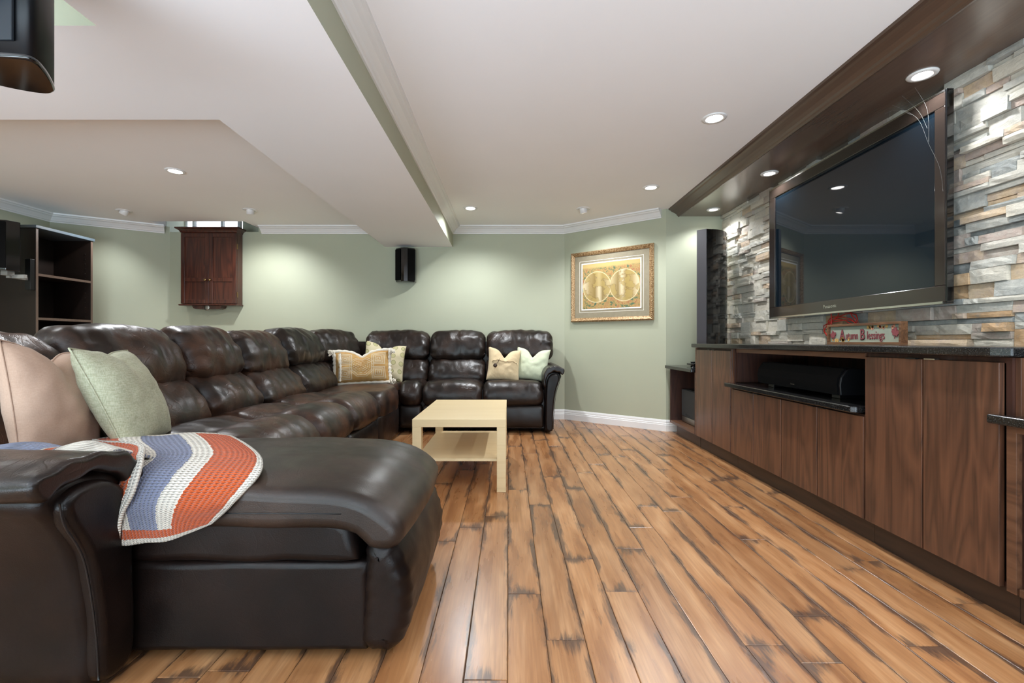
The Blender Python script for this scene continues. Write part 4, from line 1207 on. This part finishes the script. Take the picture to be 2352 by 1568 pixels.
# carved beads along the frame
b = MB()
def bead(a, z): 
    c = Vector(fpic(a, z, .038)); b.add([c+Vector(v)*.009 for v in ((1,0,0),(-1,0,0),(0,1,0),(0,-1,0),(0,0,1),(0,0,-1))], [(0,2,4),(2,1,4),(1,3,4),(3,0,4),(2,0,5),(1,2,5),(3,1,5),(0,3,5)])
for i in range(48):
    a = .012+(PWD-.024)*i/47; bead(a, PZ0+.014); bead(a, PZ1-.014)
for i in range(38):
    z = PZ0+.014+(PZ1-PZ0-.028)*i/37; bead(.014, z); bead(PWD-.014, z)
tag(b.build('carved_beading', M['gilt'], pw), kind='stuff')
def flat(name, a0, a1, z0, z1, o0, o1, mat, uv=False):
    b = MB().add([fpic(a0, z0, o0), fpic(a1, z0, o0), fpic(a1, z1, o0), fpic(a0, z1, o0), fpic(a0, z0, o1), fpic(a1, z0, o1), fpic(a1, z1, o1), fpic(a0, z1, o1)],
                 [(0,1,2,3),(7,6,5,4),(0,4,5,1),(1,5,6,2),(2,6,7,3),(3,7,4,0)])
    o = b.build(name, mat, pw, uvs=[(0,0),(1,0),(1,1),(0,1)]*2 if uv else None); fix_normals(o); return o
flat('mat_board', .04, PWD-.04, PZ0+.04, PZ1-.04, .003, .014, M['mat_board'])
def thin_ring(name, ins, w, o1, mat):
    b = MB(); a0, a1, z0, z1 = ins, PWD-ins, PZ0+ins, PZ1-ins
    for q in ((a0, a1, z0, z0+w), (a0, a1, z1-w, z1), (a0, a0+w, z0+w, z1-w), (a1-w, a1, z0+w, z1-w)):
        b.add([fpic(q[0], q[2], .0142), fpic(q[1], q[2], .0142), fpic(q[1], q[3], .0142), fpic(q[0], q[3], .0142), fpic(q[0], q[2], o1), fpic(q[1], q[2], o1), fpic(q[1], q[3], o1), fpic(q[0], q[3], o1)],
              [(0,1,2,3),(7,6,5,4),(0,4,5,1),(1,5,6,2),(2,6,7,3),(3,7,4,0)])
    fix_normals(b.build(name, mat, pw))
thin_ring('mat_line', .105, .0035, .0152, M['mat_white'])
thin_ring('mat_bevel', .130, .012, .0165, M['mat_white'])
flat('map_print', .143, PWD-.143, PZ0+.143, PZ1-.143, .0142, .0150, M['print'], True)

# ------------------------------------------------------------------ satellite speakers
def dplan(w, d, flatw):
    """speaker plan: flat back, bowed front"""
    pts = [(-w/2, 0), (-w/2, -d*.55), (-flatw/2, -d*.93), (0, -d), (flatw/2, -d*.93), (w/2, -d*.55), (w/2, 0)]
    return pts
def satellite(label, c, rz, w, d, h, grp='satellite speakers'):
    """c = middle of the back, bottom height"""
    t = thing('satellite_speaker', label, 'speaker', c, grp)
    m = Matrix.Translation(c) @ Matrix.Rotation(rz, 4, 'Z')
    pl = dplan(w, d, w*.36)
    o = MB().prism(pl, 0, h, lambda p, q, a: (p, q, a)).xf(m).build('cabinet_body', M['gloss'], t, bevel=.005); fix_normals(o)
    g = [(w*.19, -d*.955), (w/2+.002, -d*.57), (w/2+.006, -d*.60), (w*.20, -d*1.0)]
    o = MB().prism(g, .02, h-.015, lambda p, q, a: (p, q, a)).xf(m).build('grille', M['grille'], t); fix_normals(o)
    g = [(-x, y) for x, y in reversed(g)]
    o = MB().prism(g, .02, h-.015, lambda p, q, a: (p, q, a)).xf(m).build('grille', M['grille'], t); fix_normals(o)
    return t, m
t, m = satellite('black speaker on the green back wall below the beam end', (-1.175, 5.272, 1.575), 0, .215, .16, .385)
MB().box(-.05, .05, -.01, .005, .1, .3).xf(m).build('wall_bracket', M['black'], t)
t, m = satellite('black speaker on an arm bracket at the bookcase side', (-4.375, 4.02, 1.51), math.radians(-20), .23, .17, .43)
b = MB(); b.box(-4.40, -4.34, 3.94, 4.0, 1.475, 1.51); b.box(-4.385, -4.355, 3.97, 4.14, 1.455, 1.487); b.box(-4.385, -4.25, 3.99, 4.02, 1.455, 1.487)
b.build('arm', M['greymetal'], t, bevel=.002)
box('wall_plate', M['black'], (-4.405, -4.345, 4.135, 4.165, 1.37, 1.64), t, .002) if False else box('wall_plate', M['black'], (-4.385, -4.335, 4.125, 4.168, 1.37, 1.65), t, .002)
# near hanging speaker
hs = thing('satellite_speaker', 'glossy black speaker hanging from the ceiling at upper left, closest to the camera', 'speaker', (-1.34, 1.24, 1.62), 'satellite speakers')
hp = spline([(-1.45, 1.165), (-1.34, 1.152), (-1.245, 1.157), (-1.224, 1.175), (-1.24, 1.215), (-1.27, 1.262), (-1.297, 1.298), (-1.312, 1.312), (-1.345, 1.322), (-1.395, 1.305), (-1.45, 1.265), (-1.475, 1.215)], 4)
o = MB().prism([(p.x, p.y) for p in hp], 1.632, 2.04, lambda p, q, a: (p, q, a)).build('cabinet_body', plain('satin_speaker_side', srgb(8, 11, 15), .42, spec=.25), hs, smooth=True); fix_normals(o)
hc = sum((Vector((p.x, p.y)) for p in hp), Vector((0, 0)))/len(hp)
lay = [(1.0, 1.633), (1.02, 1.630), (1.02, 1.624), (1.0, 1.620), (.97, 1.619)]
vs = [(hc.x+(p.x-hc.x)*k, hc.y+(p.y-hc.y)*k, z) for k, z in lay for p in hp]; m_ = len(hp)
fs = [(a*m_+i, a*m_+(i+1) % m_, (a+1)*m_+(i+1) % m_, (a+1)*m_+i) for a in range(len(lay)-1) for i in range(m_)]
fs += [tuple(range(m_)), tuple(range((len(lay)-1)*m_, len(lay)*m_))]
fix_normals(MB().add(vs, fs).build('bottom_cap', M['gloss'], hs, smooth=True))
MB().box(-1.43, -1.252, 1.146, 1.154, 1.66, 2.0).build('back_panel', plain('speaker_back', srgb(34, 40, 46), .45, spec=.3), hs, bevel=.002)
MB().tube(spline([(-1.46, 1.135, 1.78), (-1.36, 1.12, 1.765), (-1.30, 1.125, 1.775), (-1.275, 1.13, 1.80), (-1.26, 1.14, 1.83), (-1.255, 1.145, 1.9)], 6, False), .008, 8).build('cable', M['black'], hs, smooth=True)
MB().tube([(-1.36, 1.22, 2.035), (-1.36, 1.22, CEIL)], .016, 10).build('ceiling_bracket', M['black'], hs)

# ------------------------------------------------------------------ bookcase at left
bk = thing('bookcase', 'dark espresso bookcase with empty shelves in the far left corner', 'bookcase', (-4.57, 4.45, 0))
bx0, bx1, by0, by1, bz = -4.805, -4.33, 4.17, 4.738, 1.94
box('side_panel', M['espresso'], (bx0, bx1-.001, by0, by0+.02, 0, bz), bk, .001)
box('side_panel', M['espresso'], (bx0+.08, bx1-.001, by1-.02, by1, 0, bz), bk, .001)
box('back_panel', M['espresso'], (bx0+.08, bx0+.09, by0+.021, by1-.021, 0, bz), bk, 0)
box('top_board', plain('dark_top_sheen', srgb(86, 98, 106), .35), (bx0, bx1+.015, by0-.015, by1+.012, bz+.0005, bz+.028), bk, .003)  # blue-grey sheen on the top painted as its base colour
for z in (.08, .69, 1.11, 1.515):
    box('shelf', M['espresso'], (bx0+.092, bx1-.004, by0+.021, by1-.021, z-.011, z+.011), bk, 0)
    box('lit_edge', M['espresso_lit_edge'], (bx1-.0035, bx1+.001, by0+.021, by1-.021, z-.0115, z+.0115), bk, 0)
for y in (by0, by1-.02): box('lit_edge', M['espresso_lit_edge'], (bx1-.0005, bx1+.001, y-.0005, y+.0205, 0, bz), bk, 0)
b = MB()
for i in range(22): b.box(bx1-.06, bx1-.054, by1-.0235, by1-.0205, .75+i*.05, .756+i*.05)
tag(b.build('shelf_pin', M['nickel'], bk), kind='stuff')
# stool with curved rail in front of it
st = thing('stool', 'grey metal stool back rail curving just above the sofa at far left', 'stool', (-4.32, 3.80, 0))
c = Vector((-4.32, 3.80, 0))
MB().tube([c+Vector((.17*math.cos(t), .17*math.sin(t), .0))+Vector((0, 0,   .955-.04*math.cos(t))) for t in [i/24*2*PI for i in range(24)]], .011, 8, closed=True).build('back_rail', M['greymetal'], st, smooth=True)
MB().lathe([(.002, .60), (.16, .60), (.17, .615), (.16, .64), (.002, .645)], c, 24).build('seat', M['black'], st, smooth=True)
for k in range(4):
    a = k*PI/2+.6; e = Vector((math.cos(a), math.sin(a), 0))
    MB().tube([c+e*.2, c+e*.15+Vector((0, 0, .605))], .011, 8).build('leg', M['greymetal'], st, smooth=True)
for a in (.9, 2.6): 
    e = Vector((math.cos(a), math.sin(a), 0)); MB().tube([c+e*.15+Vector((0, 0, .61)), c+e*.17+Vector((0, 0, .955-.04*math.cos(a)))], .008, 8).build('back_post', M['greymetal'], st, smooth=True)

# ------------------------------------------------------------------ wall cabinet under the window
wc = thing('wall_cabinet', 'dark cherry two-door wall cabinet with cornice, under the basement window', 'cabinet', (-3.40, 5.21, 1.30))
cx0, cx1, cyf, cz0, cz1 = -3.715, -3.085, 5.155, 1.325, 2.135
box('cabinet_body', M['cherry'], (cx0+.004, cx1, cyf+.022, YB-.002, cz0, cz1), wc, .001)
CR = [(0, cz1-.002), (.006, cz1+.004), (.012, cz1+.02), (.03, cz1+.034), (.044, cz1+.040), (.044, cz1+.056), (-.02, cz1+.056), (-.02, cz1-.002)]
o = sweep([(cx0, YB-.002), (cx0, cyf+.006), (cx1, cyf+.006), (cx1, YB-.002)], [(a, z) for a, z in CR]).build('cornice', M['cherry'], wc); fix_normals(o)
box('cabinet_top', M['cherry'], (cx0+.02, cx1-.02, cyf+.03, YB-.003, cz1+.04, cz1+.055), wc, 0)
box('bottom_moulding', M['cherry'], (cx0-.02, cx1+.012, cyf-.012, YB-.002, cz0-.018, cz0-.0005), wc, .006)
xm = (cx0+cx1)/2+.005
for x0_, x1_, kx in ((cx0+.002, xm-.001, xm-.03), (xm+.001, cx1-.002, xm+.022)):
    b = MB(); s = .042
    zm = 1.60
    b.box(x0_, x0_+s, cyf, cyf+.02, cz0+.004, cz1-.006); b.box(x1_-s, x1_, cyf, cyf+.02, cz0+.004, cz1-.006)
    for za, zb in ((cz0+.004, cz0+.05), (zm-.022, zm+.022), (cz1-.052, cz1-.006)): b.box(x0_+s, x1_-s, cyf, cyf+.02, za, zb)
    d = b.build('door', M['cherry'], wc, bevel=.0025)
    MB().box(x0_+s, x1_-s, cyf+.010, cyf+.019, cz0+.05, zm-.022).build('door_panel', M['cherry'], d)
    MB().box(x0_+s, x1_-s, cyf+.010, cyf+.019, zm+.022, cz1-.052).build('door_panel', M['cherry'], d)
    MB().lathe([(.005, 0), (.005, -.012), (.013, -.018), (.015, -.024), (.010, -.030), (.002, -.031)], (kx, cyf, zm-.005), 16, 'y').build('knob', M['brass'], d, smooth=True)
for z in (1.43, 1.98): box('hinge', M['brass'], (cx1-.001, cx1+.004, cyf+.018, cyf+.03, z-.03, z+.03), wc, .001)
o = MB().prism([(-3.60, cz0-.019), (-3.585, cz0-.045), (-3.56, cz0-.056), (-3.30, cz0-.056), (-3.275, cz0-.045), (-3.26, cz0-.019)], cyf+.02, YB-.02, lambda p, q, a: (p, a, q)).build('apron', M['cherry'], wc); fix_normals(o)
MB().lathe([(.002, -.002), (.03, -.004), (.036, 0)], (-3.43, cyf+.019, cz0-.037), 18, 'y').build('rosette', M['nickel'], wc, smooth=True)
